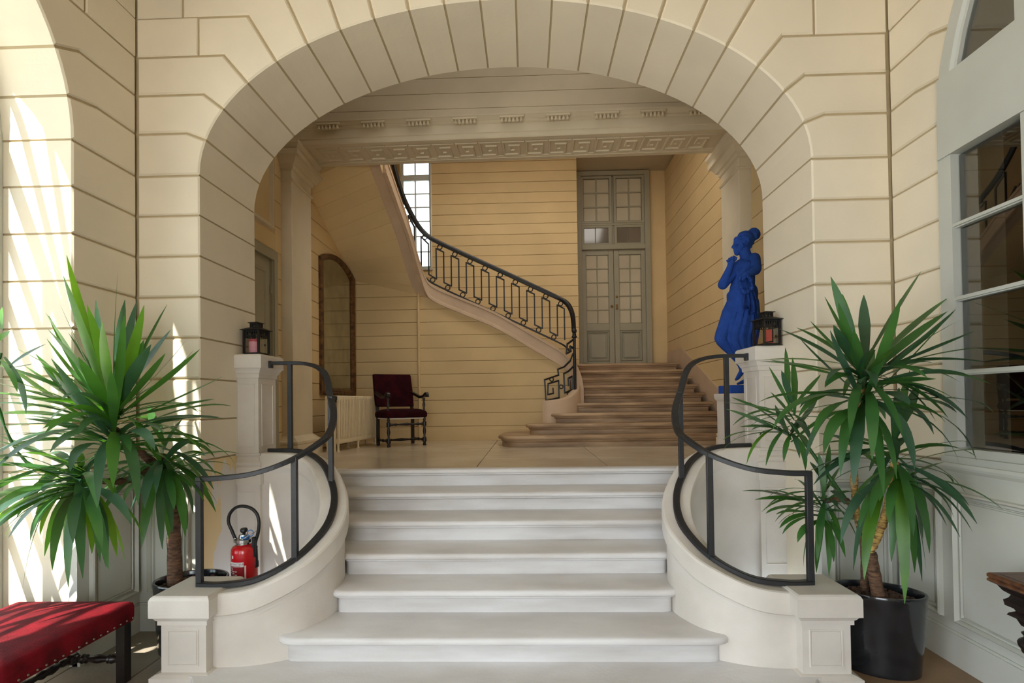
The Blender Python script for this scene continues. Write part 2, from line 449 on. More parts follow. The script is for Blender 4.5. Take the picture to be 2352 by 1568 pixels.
# ---- right wall with the tall arched glazed screen
UR, RR = -1.86, 1.5
mb = MB()
arch_core(mb, PR, UR, RR, RR, e, 0.4, ZTOP)
prism(PR, rect(-YF, -3.36-e, 0, ZTOP), e, 0.4, mb); prism(PR, rect(-0.36+e, 4.0, 0, ZTOP), e, 0.4, mb)
prism(PR, rect(-3.36-e, -0.36+e, 0, 1.21), e, 0.4, mb)
wr = structure('wall_right', mb, 'cream_core', label='cream stone side wall around the arched glazed screen', cat='wall')
arch_blocks(wr, PR, UR, RR, RR, 17, 0.4, -YF, None, 'cream')
for i in range(len(ZC)-1):
    obj('stone_block', block_mb(PR, rect(-YF, -3.36, ZC[i], ZC[i+1]), 0.4, 0.005, 0.009), 'cream', wr)
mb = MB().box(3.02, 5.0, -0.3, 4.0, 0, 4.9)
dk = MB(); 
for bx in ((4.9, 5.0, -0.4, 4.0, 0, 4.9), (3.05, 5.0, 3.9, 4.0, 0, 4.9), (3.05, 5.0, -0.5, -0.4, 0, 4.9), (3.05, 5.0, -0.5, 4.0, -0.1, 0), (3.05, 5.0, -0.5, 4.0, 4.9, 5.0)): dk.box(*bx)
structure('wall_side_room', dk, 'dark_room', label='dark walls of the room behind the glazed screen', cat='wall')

# ---- rear wall with the entrance opening (behind the camera), ceilings, floors
mb = MB().box(XL-.5, -1.4, -4.0, -3.7, 0, ZTOP).box(.8, XR+.4, -4.0, -3.7, 0, ZTOP).box(-1.4, .8, -4.0, -3.7, 3.3, ZTOP)
structure('wall_rear', mb, 'cream')
structure('ceiling', MB().box(XL-.5, XR+.4, -4.0, YB, ZTOP, ZTOP+.2), 'ceiling_paint')
structure('ground', MB().box(-14, -3.4, -8, 12, -0.25, -0.06).box(-14, 12, -14, -4.0, -0.25, -0.06), 'ground_stone')
fl = structure('floor', MB().box(XL-.5, XR+.1, -4.0, YF, -0.1, -0.008), 'floor_joint', label='stone paving of the vestibule', cat='floor')
def slabs(parent, xs, ys, m, name='flagstone', z=0.0):
    for i in range(len(xs)-1):
        for j in range(len(ys)-1):
            mb = MB().cbox(xs[i]+.003, xs[i+1]-.003, ys[j]+.003, ys[j+1]-.003, z-.05, z+random.uniform(-.001, .001), .003)
            obj(name, mb, m, parent)
slabs(fl, [-3.4, -2.9, -2.42, -1.9], [-0.6, 0.2, 1.0, 1.7, 2.35, 2.95, 3.8], 'floor_stone')
slabs(fl, [-1.9, -1.0, 0.0, 1.0, 1.55], [-0.6, 0.4, 1.4, 2.4, 3.2], 'floor_stone')
slabs(fl, [1.55, 2.62], [-0.6, 0.9, 2.2, 3.8], 'floor_brown')

# ---- panelled dado
def dado(name, pl, u0, u1, panels, label, z1=1.23, out=0.03):
    d = structure(name, prism(pl, rect(u0, u1, 0.0, z1-.05), -out, 0.02), 'grey_paint', label=label, cat='panelling')
    mb = MB()
    prof = [(0, 0), (out+.012, 0), (out+.012, .01), (out+.028, .03), (out+.034, .045), (out+.034, .065), (0, .065)]
    mb.loft([[pl.p(u, z1-.065+z, -d_) for d_, z in prof] for u in (u0, u1)])
    obj('cap_rail', mb, 'grey_paint', d)
    mb = MB(); prism(pl, rect(u0, u1, 0.0, 0.19), -out-.018, 0.0, mb); prism(pl, rect(u0, u1, .19, .205), -out-.010, 0.0, mb)
    obj('base_board', mb, 'grey_paint', d)
    for (a, b, z0, z2) in panels:
        for nm, off, w_, h_ in (('panel_moulding', 0.0, .026, .032), ('panel_moulding', .04, .012, .016)):
            mb = MB(); rings = []
            for cu, cv, su, sv in ((a+off, z0+off, 1, 1), (b-off, z0+off, -1, 1), (b-off, z2-off, -1, -1), (a+off, z2-off, 1, -1)):
                rings.append([pl.p(cu+su*s, cv+sv*s, -out-h) for s, h in ((0, -.002), (w_*.2, h_*.8), (w_*.55, h_), (w_, h_*.3), (w_, -.002))])
            mb.loft(rings, loop=True)
            obj(nm, mb, 'grey_paint', d)
        mb = MB(); a2, b2, c2, d2 = a+.062, b-.062, z0+.062, z2-.062
        prism(pl, rect(a2, b2, c2, d2), -out-.010, 0, mb)
        obj('panel', mb, 'grey_paint', d)
    return d
dado('trim_1', PL, 3.24, YF, [(3.33, 3.74, .28, 1.08)], 'grey panelled dado on the left wall beside the red stool')
dado('trim_2', PF, XL+.03, XC-AW, [(-2.80, -2.48, .28, 1.08)], 'grey panelled dado behind the left potted plant')
dado('trim_3', PF, XC+AW, XR-.03, [(2.12, 2.54, .28, 1.06)], 'grey panelled dado behind the right potted plant')
dado('trim_4', PR, -YF+.03, 0.4, [(-3.73, -3.37, .26, 1.06), (-3.27, -2.2, .26, 1.06), (-2.1, -1.1, .26, 1.06)], 'long grey panelled dado below the glazed screen')

# ---- glazed screen in the right wall
def screen():
    o = thing('window_1', 'tall arched grey glazed screen in the right wall', 'window', (XR, 1.86, 1.23)); o['kind'] = 'structure'
    pl = PR
    zs0, zt0, zt1 = 1.25, 2.98, 3.42       # bottom of panes, transom
    fd0, fd1 = -0.012, 0.07
    # arched outer frame ring
    T = seglerp(math.pi, 0, 28); mb = MB(); rr = RR-.11
    ring = lambda t, r, d: pl.p(UR+r*math.cos(t), 3.36+r*math.sin(t), d)
    mb.loft([[ring(t, RR, fd0), ring(t, rr+.03, fd0), ring(t, rr+.015, fd0+.015), ring(t, rr, fd0+.02), ring(t, rr, fd1), ring(t, RR, fd1)] for t in T])
    obj('arched_frame', mb, 'frame_paint', o)
    mb = MB(); prism(pl, rect(UR-RR, UR-RR+.10, 1.23, 3.40), fd0, fd1, mb); obj('stile', mb, 'frame_paint', o)
    mb = MB(); prism(pl, rect(UR+RR-.10, UR+RR, 1.23, 3.40), fd0, fd1, mb); obj('stile', mb, 'frame_paint', o)
    mb = MB(); prism(pl, rect(UR-RR+.012, UR+RR-.012, 3.13, 3.62), fd0-.004, fd1-.006, mb); prism(pl, rect(UR-RR+.01, UR+RR-.01, 3.115, 3.13), fd0-.012, fd1-.008, mb)
    obj('transom', mb, 'frame_paint', o)
    mb = MB(); prism(pl, rect(UR-RR+.01, UR+RR-.01, 1.20, 1.27), fd0-.03, fd1-.005, mb); prism(pl, rect(UR-RR+.012, UR+RR-.012, 1.27, 1.32), fd0-.003, fd1-.007, mb)
    obj('bottom_rail', mb, 'frame_paint', o)
    us = [UR-RR+.10]; k = 6; step = (2*RR-.20)/k
    us = [UR-RR+.10+step*i for i in range(k+1)]
    zz = [1.32, 1.775, 2.225, 2.675, 3.115]
    for u in us[1:-1]:
        mb = MB(); prism(pl, rect(u-.022, u+.022, 1.32, 3.115), .0, fd1-.01, mb); prism(pl, rect(u-.011, u+.011, 1.32, 3.115), -.012, .0, mb)
        obj('mullion', mb, 'frame_paint', o)
    for z in zz[1:-1]:
        mb = MB(); prism(pl, rect(us[0], us[-1], z-.016, z+.016), .004, fd1-.012, mb); prism(pl, rect(us[0], us[-1], z-.008, z+.008), -.009, .004, mb)
        obj('glazing_bar', mb, 'frame_paint', o)
    for i in range(k):
        for j in range(4):
            mb = MB(); prism(pl, rect(us[i]+.01, us[i+1]-.01, zz[j]+.01, zz[j+1]-.01), .034, .038, mb)
            obj('pane', mb, 'glass_dim', o)
    # fan light above the transom
    for i in range(1, k):
        u = us[i]; h = math.sqrt(max(rr*rr-(u-UR)**2, 0))
        mb = MB(); prism(pl, rect(u-.028, u+.028, 3.62, 3.36+h), fd0, fd1-.01, mb); obj('mullion', mb, 'frame_paint', o)
    for i in range(k):
        pts = [(us[i], 3.62), (us[i+1], 3.62)]
        for q in range(7):
            u = us[i+1]+(us[i]-us[i+1])*q/6
            h = 3.36+math.sqrt(max((rr+.01)**2-(u-UR)**2, 0))
            if h > 3.63: pts.append((u, h))
        if len(pts) > 3:
            obj('pane', prism(pl, pts, .034, .038), 'glass_dim', o)
    return o
screen()

# ---- court door in the left opening: frame, bars and panes
def court_door():
    o = thing('window_2', 'bright glazed court door in the left arched opening', 'window', (XL-.45, UL, 0)); o['kind'] = 'structure'
    pl = Plane((XL-.46, 0, 0), (0, 1, 0), (1, 0, 0))
    T = seglerp(math.pi, 0, 24); mb = MB()
    ring = lambda t, r, d: pl.p(UL+r*math.cos(t), ZS+r*math.sin(t), d)
    mb.loft([[ring(t, 1.2, 0), ring(t, 1.13, 0), ring(t, 1.13, .05), ring(t, 1.2, .05)] for t in T]); obj('arched_frame', mb, 'frame_paint', o)
    for u in (UL-1.17, UL+1.17, UL):
        mb = MB(); prism(pl, rect(u-.035, u+.035, 0, 3.36), 0, .05, mb); obj('stile', mb, 'frame_paint', o)
    for z, h in ((.25, .25), (3.36, .05)):
        mb = MB(); prism(pl, rect(UL-1.2, UL+1.2, z-h, z+h), 0, .05, mb); obj('rail', mb, 'frame_paint', o)
    for z in (1.0, 1.5, 2.0, 2.45, 2.9):
        mb = MB(); prism(pl, rect(UL-1.15, UL+1.15, z-.02, z+.02), .005, .045, mb); obj('glazing_bar', mb, 'frame_paint', o)
    for u in (UL-.58, UL+.58):
        mb = MB(); prism(pl, rect(u-.02, u+.02, .5, 3.36), .005, .045, mb); obj('glazing_bar', mb, 'frame_paint', o)
    for k in range(1, 6):
        t = math.pi*k/6; mb = MB()
        a = (UL+.35*math.cos(t), ZS+.35*math.sin(t)); b = (UL+1.15*math.cos(t), ZS+1.15*math.sin(t)); s = (-.018*math.sin(t), .018*math.cos(t))
        prism(pl, [(a[0]-s[0], a[1]-s[1]), (b[0]-s[0], b[1]-s[1]), (b[0]+s[0], b[1]+s[1]), (a[0]+s[0], a[1]+s[1])], .005, .045, mb)
        obj('glazing_bar', mb, 'frame_paint', o)
    cu_ = [UL-1.14, UL-.58, UL, UL+.58, UL+1.14]; cz_ = [.5, 1.0, 1.5, 2.0, 2.45, 2.9, 3.31]
    for i in range(4):
        for j in range(6): obj('pane', prism(pl, rect(cu_[i]+.03, cu_[i+1]-.03, cz_[j]+.015, cz_[j+1]-.015), .022, .026), 'glass', o)
    for k in range(6):
        ta, tb = math.pi*k/6+.03, math.pi*(k+1)/6-.03
        pts = [(UL+.36*math.cos(t), ZS+.05+.36*math.sin(t)) for t in seglerp(ta, tb, 4)] + [(UL+1.12*math.cos(t), ZS+.05+1.08*math.sin(t)) for t in seglerp(tb, ta, 4)]
        obj('pane', prism(pl, pts, .022, .026), 'glass', o)
    mb = MB(); mb.loft([[ring(t, .36, .005), ring(t, .32, .005), ring(t, .32, .045), ring(t, .36, .045)] for t in T]); obj('glazing_bar', mb, 'frame_paint', o)
court_door()

# ------------------------------------------------------------ the stair hall
HXL, HXR = -2.87, 2.92         # hall side walls beyond the pilasters
BY0, BY1 = 6.1, 6.65           # beam
SY = 8.6                       # wall below the flight
def courses(parent, pl, spans, z0, z1, h, depth, m, cut=None, gap=0.003, ch=0.005):
    z = z0
    while z < z1-.02:
        zt = min(z+h, z1)
        for (u0, u1, lo, hi) in spans:
            a, b = max(z, lo), min(zt, hi)
            if b-a < .03: continue
            poly = rect(u0, u1, a, b)
            if cut:
                for c in cut: poly = clip(poly, *c)
                if len(poly) < 3: continue
                ar = abs(sum(poly[i-1][0]*poly[i][1]-poly[i][0]*poly[i-1][1] for i in range(len(poly))))/2
                if ar < .004: continue
            obj('stone_course', block_mb(pl, poly, depth, gap, ch), m, parent)
        z = zt
# landing floor
ld = structure('floor_landing', MB().box(-3.4, 3.3, 4.95, 11.2, .2, LZ-.012), 'floor_joint', label='polished pale stone landing at the top of the entrance steps', cat='floor')
slabs(ld, [-3.0, -1.75, -0.5, 0.75, 2.0, 3.0], [4.95, 5.75, 6.9, 8.0, 9.0], 'landing_stone', z=LZ)
# side walls between arch and beam
PHL = Plane((XL, 0, 0), (0, 1, 0), (1, 0, 0)); PHR = Plane((XR, 0, 0), (0, -1, 0), (-1, 0, 0))
wa = structure('wall_hall_left', prism(PHL, rect(YB-.02, BY0+.5, LZ-.9, 6.25), .02, .3), 'ochre_core', label='left wall of the stair hall with the grey door', cat='wall')
courses(wa, PHL, [(YB, 4.78, LZ, 6.2), (5.94, BY0, LZ, 6.2), (4.78, 5.94, 3.42, 3.62), (4.78, 5.94, 4.95, 6.2)], LZ, 6.2, .30, .05, 'ochre')
wb = structure('wall_hall_right', prism(PHR, rect(-BY0-.5, -YB+.02, LZ-.9, 6.25), .02, .3), 'ochre_core', label='right wall of the stair hall behind the blue statue', cat='wall')
courses(wb, PHR, [(-BY0, -YB, LZ, 6.2)], LZ, 6.2, .30, .05, 'ochre')
# recessed panel above the grey door
mb = MB(); prism(PHL, rect(4.78, 5.94, 3.62, 4.95), .012, .05, mb)
pn = structure('trim_5', mb, 'ochre', label='moulded panel above the grey side door', cat='panel')
mb = MB(); mb.loft([[PHL.p(u+su*s, v+sv*s, -h) for s, h in ((0, -.012), (.02, .025), (.05, .03), (.07, -.012))] for u, v, su, sv in ((4.80, 3.64, 1, 1), (5.90, 3.64, -1, 1), (5.90, 4.93, -1, -1), (4.80, 4.93, 1, -1))], loop=True)
obj('panel_moulding', mb, 'beam_stone', pn)
# grey side door
def side_door():
    o = thing('door_1', 'narrow grey door half hidden behind the arch, above the left lantern', 'door', (XL, 5.3, LZ)); o['kind'] = 'structure'
    pl = PHL
    for nm, r in (('jamb', (5.80, 5.93, LZ, 3.40)), ('jamb', (4.80, 4.90, LZ, 3.40)), ('lintel', (4.80, 5.93, 3.28, 3.40))):
        mb = MB(); prism(pl, rect(*r), -.035, .05, mb); prism(pl, rect(r[0]+.02, r[1]-.03 if nm == 'jamb' else r[1]-.02, r[2], r[3]-.03), -.05, -.035, mb)
        obj(nm, mb, 'sage_paint', o)
    lf = obj('leaf', prism(pl, rect(4.90, 5.80, LZ+.01, 3.28), -.01, .04), 'sage_paint', o)
    for z0, z1 in ((1.15, 1.85), (2.0, 3.15)):
        for a, b in ((5.0, 5.30), (5.40, 5.70)):
            mb = MB(); mb.loft([[pl.p(u+su*s, v+sv*s, -h-.01) for s, h in ((0, 0), (.012, .014), (.03, .012), (.04, 0))] for u, v, su, sv in ((a, z0, 1, 1), (b, z0, -1, 1), (b, z1, -1, -1), (a, z1, 1, -1))], loop=True)
            obj('panel_moulding', mb, 'sage_paint', lf)
    for z in (1.3, 2.95):
        obj('hinge', MB().lathe([(.012, -.05), (.012, .05)], (XL+.022, 5.79, z), 8), 'sage_paint', o)
side_door()

# pilasters and beam
def pilaster(name, x_in, x_out, side, label):
    s = side
    o = thing(name, label, 'pilaster', (x_in, BY0, LZ)); o['kind'] = 'structure'
    shaft = obj('shaft', MB().cbox(x_out, x_in, BY0, BY1, LZ, 4.74, .006), 'beam_stone', o)
    # base and capital mouldings wrap the front and the inner side
    def wrap(prof, nm, mt='beam_stone'):
        mb = MB()
        mb.loft([[(x_out, BY0-d, z), (x_in+s*d, BY0-d, z), (x_in+s*d, BY1+d, z), (x_out, BY1+d, z)] for d, z in prof])
        obj(nm, mb, mt, o)
    wrap([(.09, LZ), (.09, LZ+.14), (.075, LZ+.145), (.085, LZ+.16), (.085, LZ+.185), (.06, LZ+.20), (.03, LZ+.23), (.0, LZ+.25)], 'base')
    wrap([(.0, 4.30), (.012, 4.305), (.022, 4.32), (.012, 4.335), (.0, 4.34)], 'astragal')
    wrap([(.0, 4.44), (.02, 4.45), (.03, 4.49), (.05, 4.50), (.07, 4.54), (.09, 4.57), (.12, 4.58), (.12, 4.64), (.10, 4.65), (.14, 4.70), (.14, 4.735)], 'capital')
pilaster('trim_6', -2.77, -3.0, 1, 'left pilaster carrying the Greek key beam')
pilaster('trim_7', 2.48, 3.0, -1, 'right pilaster behind the blue statue')

def beam():
    o = thing('trim_8', 'stone beam with guttae and a Greek key soffit across the hall', 'beam', (-2.75, BY0, 4.73)); o['kind'] = 'structure'; o.rotation_euler = (0, 0, -.018)
    zb = 4.73; x0, x1 = -3.0, 3.0
    obj('lintel', MB().box(x0, x1, BY0+.004, BY1-.004, zb+.012, 5.0), 'beam_stone', o)
    prof = [(0, .0), (.015, .0), (.015, .05), (.025, .055), (.025, .155), (.035, .16), (.045, .17), (.045, .185), (.055, .19), (.075, .215), (.085, .225), (.085, .24), (.0, .245)]
    for nm, ysurf, sg in (('fascia', BY0, -1), ('fascia', BY1, 1)):
        mb = MB(); mb.loft([[(x, ysurf+sg*d, zb+z) for d, z in prof] for x in (x0, x1)]); obj(nm, mb, 'beam_stone', o)
    # soffit borders
    for (ya, yb_) in ((BY0-.012, BY0+.06), (BY1-.06, BY1+.012)):
        obj('soffit_border', MB().box(x0, x1, ya, yb_, zb-.01, zb+.02), 'beam_stone', o)
    for (ya, yb_) in ((BY0+.06, BY0+.085), (BY1-.085, BY1-.06)):
        obj('soffit_bead', MB().box(x0, x1, ya, yb_, zb-.002, zb+.02), 'beam_stone', o)
    # Greek key: one raised spiral per unit
    n = 17; xa, xb = -2.52, 2.25; W = (xb-xa)/n; H = BY1-BY0-.20; t = W*.125
    ya = BY0+.10
    mb = MB(); hz = .03
    c = [(0, 0, 1, t), (0, 0, t, H), (0, H-t, W*.80, H), (W*.80-t, H*.28, W*.80, H), (W*.28, H*.28, W*.80, H*.28+t), (W*.28, H*.28, W*.28+t, H*.66), (W*.28, H*.66-t*.4, W*.55, H*.66+t*.5)]
    c[0] = (0, 0, W, t)
    for qi, (a, b, c_, d) in enumerate(c):
        hz = .020-.0007*qi
        v = [(a, b, 0.0), (c_, b, 0.0), (c_, d, 0.0), (a, d, 0.0)]; k = t*.22
        v += [(a+k, b+k, -hz), (c_-k, b+k, -hz), (c_-k, d-k, -hz), (a+k, d-k, -hz)]
        mb.add(v, [(4, 5, 6, 7), (0, 1, 5, 4), (1, 2, 6, 5), (2, 3, 7, 6), (3, 0, 4, 7)])
    kme = mb.mesh('greek_key')
    for i in range(n):
        k = obj('greek_key', kme, 'beam_stone', o); k.location = (xa+W*i, ya, zb+.014)
    # guttae
    mb = MB()
    for q in range(6): mb.lathe([(.012, 0), (.019, -.045), (.006, -.05)], ((q-2.5)*.044, -.045, 0), 8)
    mb.box(-.14, .14, -.068, -.015, 0, .02)
    gme = mb.mesh('guttae')
    xs_ = [756, 860, 964, 1070, 1176, 1281, 1391, 1496, 1604]; ys_ = [314, 309, 303, 298, 292, 286, 279, 274, 267]
    for px in xs_:
        X = aty(px, 290, BY0-.05).x
        g = obj('guttae', gme, 'beam_stone', o); g.location = (X, BY0-.028, zb+.185)
beam()
# wall above the beam
PA = Plane((0, BY0+.06, 0), (1, 0, 0), (0, -1, 0))
wc = structure('wall_above_beam', prism(PA, rect(-3.0, 3.0, 4.96, 6.2), .02, .4), 'ochre_core', label='plain coursed wall above the Greek key beam', cat='wall')
courses(wc, PA, [(-3.0, 3.0, 4.96, 6.2)], 4.96, 6.2, .185, .05, 'beam_stone', gap=.002, ch=.003)
structure('ceiling_hall_front', MB().box(-3.4, 3.3, YB-.2, BY0+.5, 6.2, 6.4).box(-3.4, 3.3, YB-.2, YB-.02, 5.2, 6.3).box(-3.4, 3.3, 6.3, 6.58, 6.15, 7.3), 'ceiling_paint')

# far hall walls
PFL = Plane((HXL, 0, 0), (0, 1, 0), (1, 0, 0)); PFR = Plane((HXR, 0, 0), (0, -1, 0), (-1, 0, 0))
wd = structure('wall_stair_left', prism(PFL, rect(BY1-.3, 10.6, LZ, 7.4), .02, .3), 'ochre_core', label='left wall of the stair hall behind the mirror and radiator', cat='wall')
courses(wd, PFL, [(BY1, SY+.02, LZ+.02, 4.6)], LZ+.02, 4.6, .222, .05, 'ochre')
we = structure('wall_stair_right', prism(PFR, rect(-11.1, -BY1+.3, LZ, 7.4), .02, .3), 'ochre_core', label='right wall of the stair hall beside the old steps', cat='wall')
courses(we, PFR, [(-10.95, -BY1, LZ+.02, 6.42)], LZ+.02, 6.42, .30, .05, 'ochre')
# rear wall of the flight, with the window, and the door wall in its recess
PBW = Plane((0, 10.2, 0), (1, 0, 0), (0, -1, 0)); PDW = Plane((0, 10.95, 0), (1, 0, 0), (0, -1, 0))
WX0, WX1, WZ0 = -2.47, -1.86, 4.30
mb = MB(); prism(PBW, rect(WX1, 1.0, LZ, 7.4), .02, .3, mb); prism(PBW, rect(-3.2, WX0, LZ, 7.4), .02, .3, mb); prism(PBW, rect(WX0, WX1, LZ, WZ0), .02, .3, mb)
wg = structure('wall_stair_back', mb, 'ochre_core', label='yellow coursed back wall above the curved stair railing', cat='wall')
courses(wg, PBW, [(WX1, 1.02, 2.0, 6.9)], 2.05, 6.9, .206, .05, 'ochre')
courses(wg, PBW, [(WX0, WX1, 2.0, WZ0)], 2.05, WZ0, .206, .05, 'ochre')
wh = structure('wall_door_back', prism(PDW, rect(0.6, 3.2, LZ, 7.4), .0, .3).box(.80, 1.018, 10.255, 10.94, LZ, 7.4), 'ochre', label='back wall around the tall grey double door', cat='wall')
structure('ceiling_hall_back', MB().box(0.74, 3.3, 6.3, 11.3, 6.44, 6.6).box(-3.4, .74, 6.3, 10.6, 7.0, 7.2).box(.70, .745, 6.3, 10.3, 6.43, 7.01), 'ceiling_paint')

def back_window():
    o = thing('window_3', 'bright many-paned stair window behind the curved railing', 'window', (-2.16, 10.3, WZ0)); o['kind'] = 'structure'
    pl = Plane((0, 10.30, 0), (1, 0, 0), (0, -1, 0)); zt = 7.0
    for nm, r in (('stile', (WX0, WX0+.05, WZ0, zt)), ('stile', (WX1-.05, WX1, WZ0, zt)), ('rail', (WX0, WX1, WZ0, WZ0+.07)), ('rail', (WX0, WX1, 6.08, 6.20))):
        mb = MB(); prism(pl, rect(*r), 0, .05, mb); obj(nm, mb, 'frame_paint', o)
    obj('sill', MB().box(WX0-.03, WX1+.03, 10.16, 10.3, WZ0-.04, WZ0), 'frame_paint', o)
    obj('reveal', MB().box(WX1, WX1+.02, 10.19, 10.36, WZ0, 7.0), 'linen', o)
    us = [WX0+.05, (WX0+WX1)/2-.02, WX1-.05]; zz = [WZ0+.07, 4.66, 4.97, 5.27, 5.55, 5.82, 6.08]
    mb = MB(); prism(pl, rect(us[1]-.013, us[1]+.013, WZ0, 7.0), .008, .042, mb); obj('glazing_bar', mb, 'frame_paint', o)
    for z in zz[1:-1]:
        mb = MB(); prism(pl, rect(us[0], us[2], z-.011, z+.011), .008, .042, mb); obj('glazing_bar', mb, 'frame_paint', o)
    zz += [6.20, 7.0]
    for i in range(2):
        for j in range(len(zz)-1):
            if j == 6: continue
            mb = MB(); prism(pl, rect(us[i], us[i+1], zz[j], zz[j+1]), .022, .026, mb); obj('pane', mb, 'glass', o)
back_window()

def double_door():
    o = thing('door_2', 'tall grey glazed double door with transom lights above the old steps', 'door', (1.82, 10.93, 2.36)); o['kind'] = 'structure'
    x0, x1, xm = 1.165, 2.475, 1.825
    zb, zd, zt = 2.345, 4.78, 6.33
    Y = 10.94
    def bx(nm, a, b, c, d, y0, y1, m='sage_paint', par=o): return obj(nm, MB().cbox(a, b, y0-random.uniform(0, .003), y1, c, d, .004), m, par)
    bx('jamb', x0-.11, x0, zb, zt+.08, Y-.10, Y+.02); bx('jamb', x1, x1+.11, zb, zt+.08, Y-.10, Y+.02)
    bx('lintel', x0-.11, x1+.11, zt, zt+.09, Y-.10, Y+.02); bx('transom', x0, x1, zd, zd+.10, Y-.12, Y+.0)
    # lower leaves
    for s, (a, b) in enumerate(((x0, xm-.004), (xm+.004, x1))):
        lf = bx('leaf', a, b, zb, zd, Y-.02, Y+.01)
        f0 = Y-.055
        zp0, zp1 = 3.25, 4.68
        ia, ib = a+.085, b-.105 if s else b-.085
        ia = a+.105 if s == 1 else a+.085; ib = b-.105 if s == 0 else b-.085
        bx('stile', a, ia, zb, zd, f0, Y-.02, par=lf); bx('stile', ib, b, zb, zd, f0, Y-.02, par=lf)
        bx('rail', ia, ib, zb, zb+.12, f0, Y-.02, par=lf); bx('rail', ia, ib, 3.10, 3.25, f0, Y-.02, par=lf); bx('rail', ia, ib, 4.68, zd, f0, Y-.02, par=lf)
        mb = MB(); mb.loft([[(u+su*q, f0+.02-h, v+sv*q) for q, h in ((0, 0), (.015, .022), (.03, .02), (.045, 0))] for u, v, su, sv in ((ia, zb+.12, 1, 1), (ib, zb+.12, -1, 1), (ib, 3.10, -1, -1), (ia, 3.10, 1, -1))], loop=True)
        obj('panel_moulding', mb, 'sage_paint', lf)
        bx('panel', ia+.08, ib-.08, zb+.20, 3.02, f0+.005, Y-.02, par=lf)
        um = (ia+ib)/2; hz = [zp0+(zp1-zp0)*k/5 for k in range(6)]
        bx('glazing_bar', um-.011, um+.011, zp0, zp1, f0+.004, Y-.02, par=lf)
        for z in hz[1:-1]: bx('glazing_bar', ia, ib, z-.011, z+.011, f0+.006, Y-.02, par=lf)
        for i, (p, q) in enumerate(((ia, um), (um, ib))):
            for k in range(5):
                bx('pane', p+.01, q-.01, hz[k]+.01, hz[k+1]-.01, Y-.03, Y-.026, 'mirror_glass' if False else 'door_pane', par=lf)
    obj('knob', MB().sphere((xm-.055, Y-.085, 3.60), .028, 10, 6), 'brass', o, True)
    for z in (3.80, 3.62, 3.56): bx('lock_plate', xm+.03, xm+.075, z-.022, z+.022, Y-.07, Y-.05, 'brass')
    # transom lights: two casements of six panes over a row of dark panes
    bx('transom_board', x0, x1, zd+.10, zt, Y-.01, Y+.01)
    bx('rail', x0, x1, 5.30, 5.34, Y-.055, Y-.01)
    for a, b in ((x0, xm-.02), (xm+.02, x1)):
        cs = bx('casement', a, b, 5.34, 5.385, Y-.06, Y-.01); bx('rail', a, b, zt-.05, zt, Y-.06, Y-.01, par=cs)
        bx('stile', a, a+.05, 5.34, zt, Y-.06, Y-.01, par=cs); bx('stile', b-.05, b, 5.34, zt, Y-.06, Y-.01, par=cs)
        um = (a+b)/2; zz = [5.385+(zt-.05-5.385)*k/3 for k in range(4)]
        bx('glazing_bar', um-.014, um+.014, 5.385, zt-.05, Y-.05, Y-.01, par=cs)
        for z in zz[1:-1]: bx('glazing_bar', a+.05, b-.05, z-.014, z+.014, Y-.05, Y-.01, par=cs)
        for p, q in ((a+.05, um), (um, b-.05)):
            for k in range(3): bx('pane', p+.012, q-.012, zz[k]+.012, zz[k+1]-.012, Y-.03, Y-.026, 'door_pane', par=cs)
        for p, q in ((a+.06, um-.03), (um-.03+.012, b-.08)):
            bx('pane', p, q, 4.93, 5.25, Y-.03, Y-.026, 'door_pane_dark', par=cs)
        for nm, aa, bb, cc, dd in (('stile', a, a+.06, 4.88, 5.30), ('stile', b-.08, b, 4.88, 5.30), ('rail', a, b, 4.88, 4.93), ('rail', a, b, 5.25, 5.30)):
            bx(nm, aa, bb, cc, dd, Y-.05, Y-.01, par=cs)
mat('door_pane', (196, 186, 162), 0.08, 0.06, 2, spec=0.8)
mat('door_pane_dark', (120, 110, 96), 0.1, 0.06, 2, spec=0.8)
double_door()
# ------------------------------------------------------------ entrance steps between the curved parapets
XM = -0.185
def mirx(p): return (2*XM-p[0],)+tuple(p[1:])
PATH = [(-2.12, 3.19, .505), (-1.90, 3.185, .508), (-1.70, 3.21, .535), (-1.515, 3.30, .625), (-1.42, 3.46, .725), (-1.395, 3.62, .81),
        (-1.435, 3.82, .915), (-1.535, 4.02, 1.03), (-1.69, 4.22, 1.15), (-1.90, 4.355, 1.225), (-2.21, 4.395, 1.24), (-2.42, 4.395, 1.24)]
CPATH = catmull(PATH, 5)
def centre_x(Y):
    for i in range(len(CPATH)-1):
        a, b = CPATH[i], CPATH[i+1]
        if a.x > -1.60 or b.x > -1.60:
            if a.y <= Y <= b.y and b.y > a.y: return a.x+(b.x-a.x)*(Y-a.y)/(b.y-a.y)
    return -1.52 if Y < 3.4 else -1.75
st = thing('entrance_steps', 'six pale stone steps rising between the two curved parapets', 'steps', (XM, 3.2, 0.0))
NY = [3.14, 3.49, 3.79, 4.13, 4.52, 4.86]
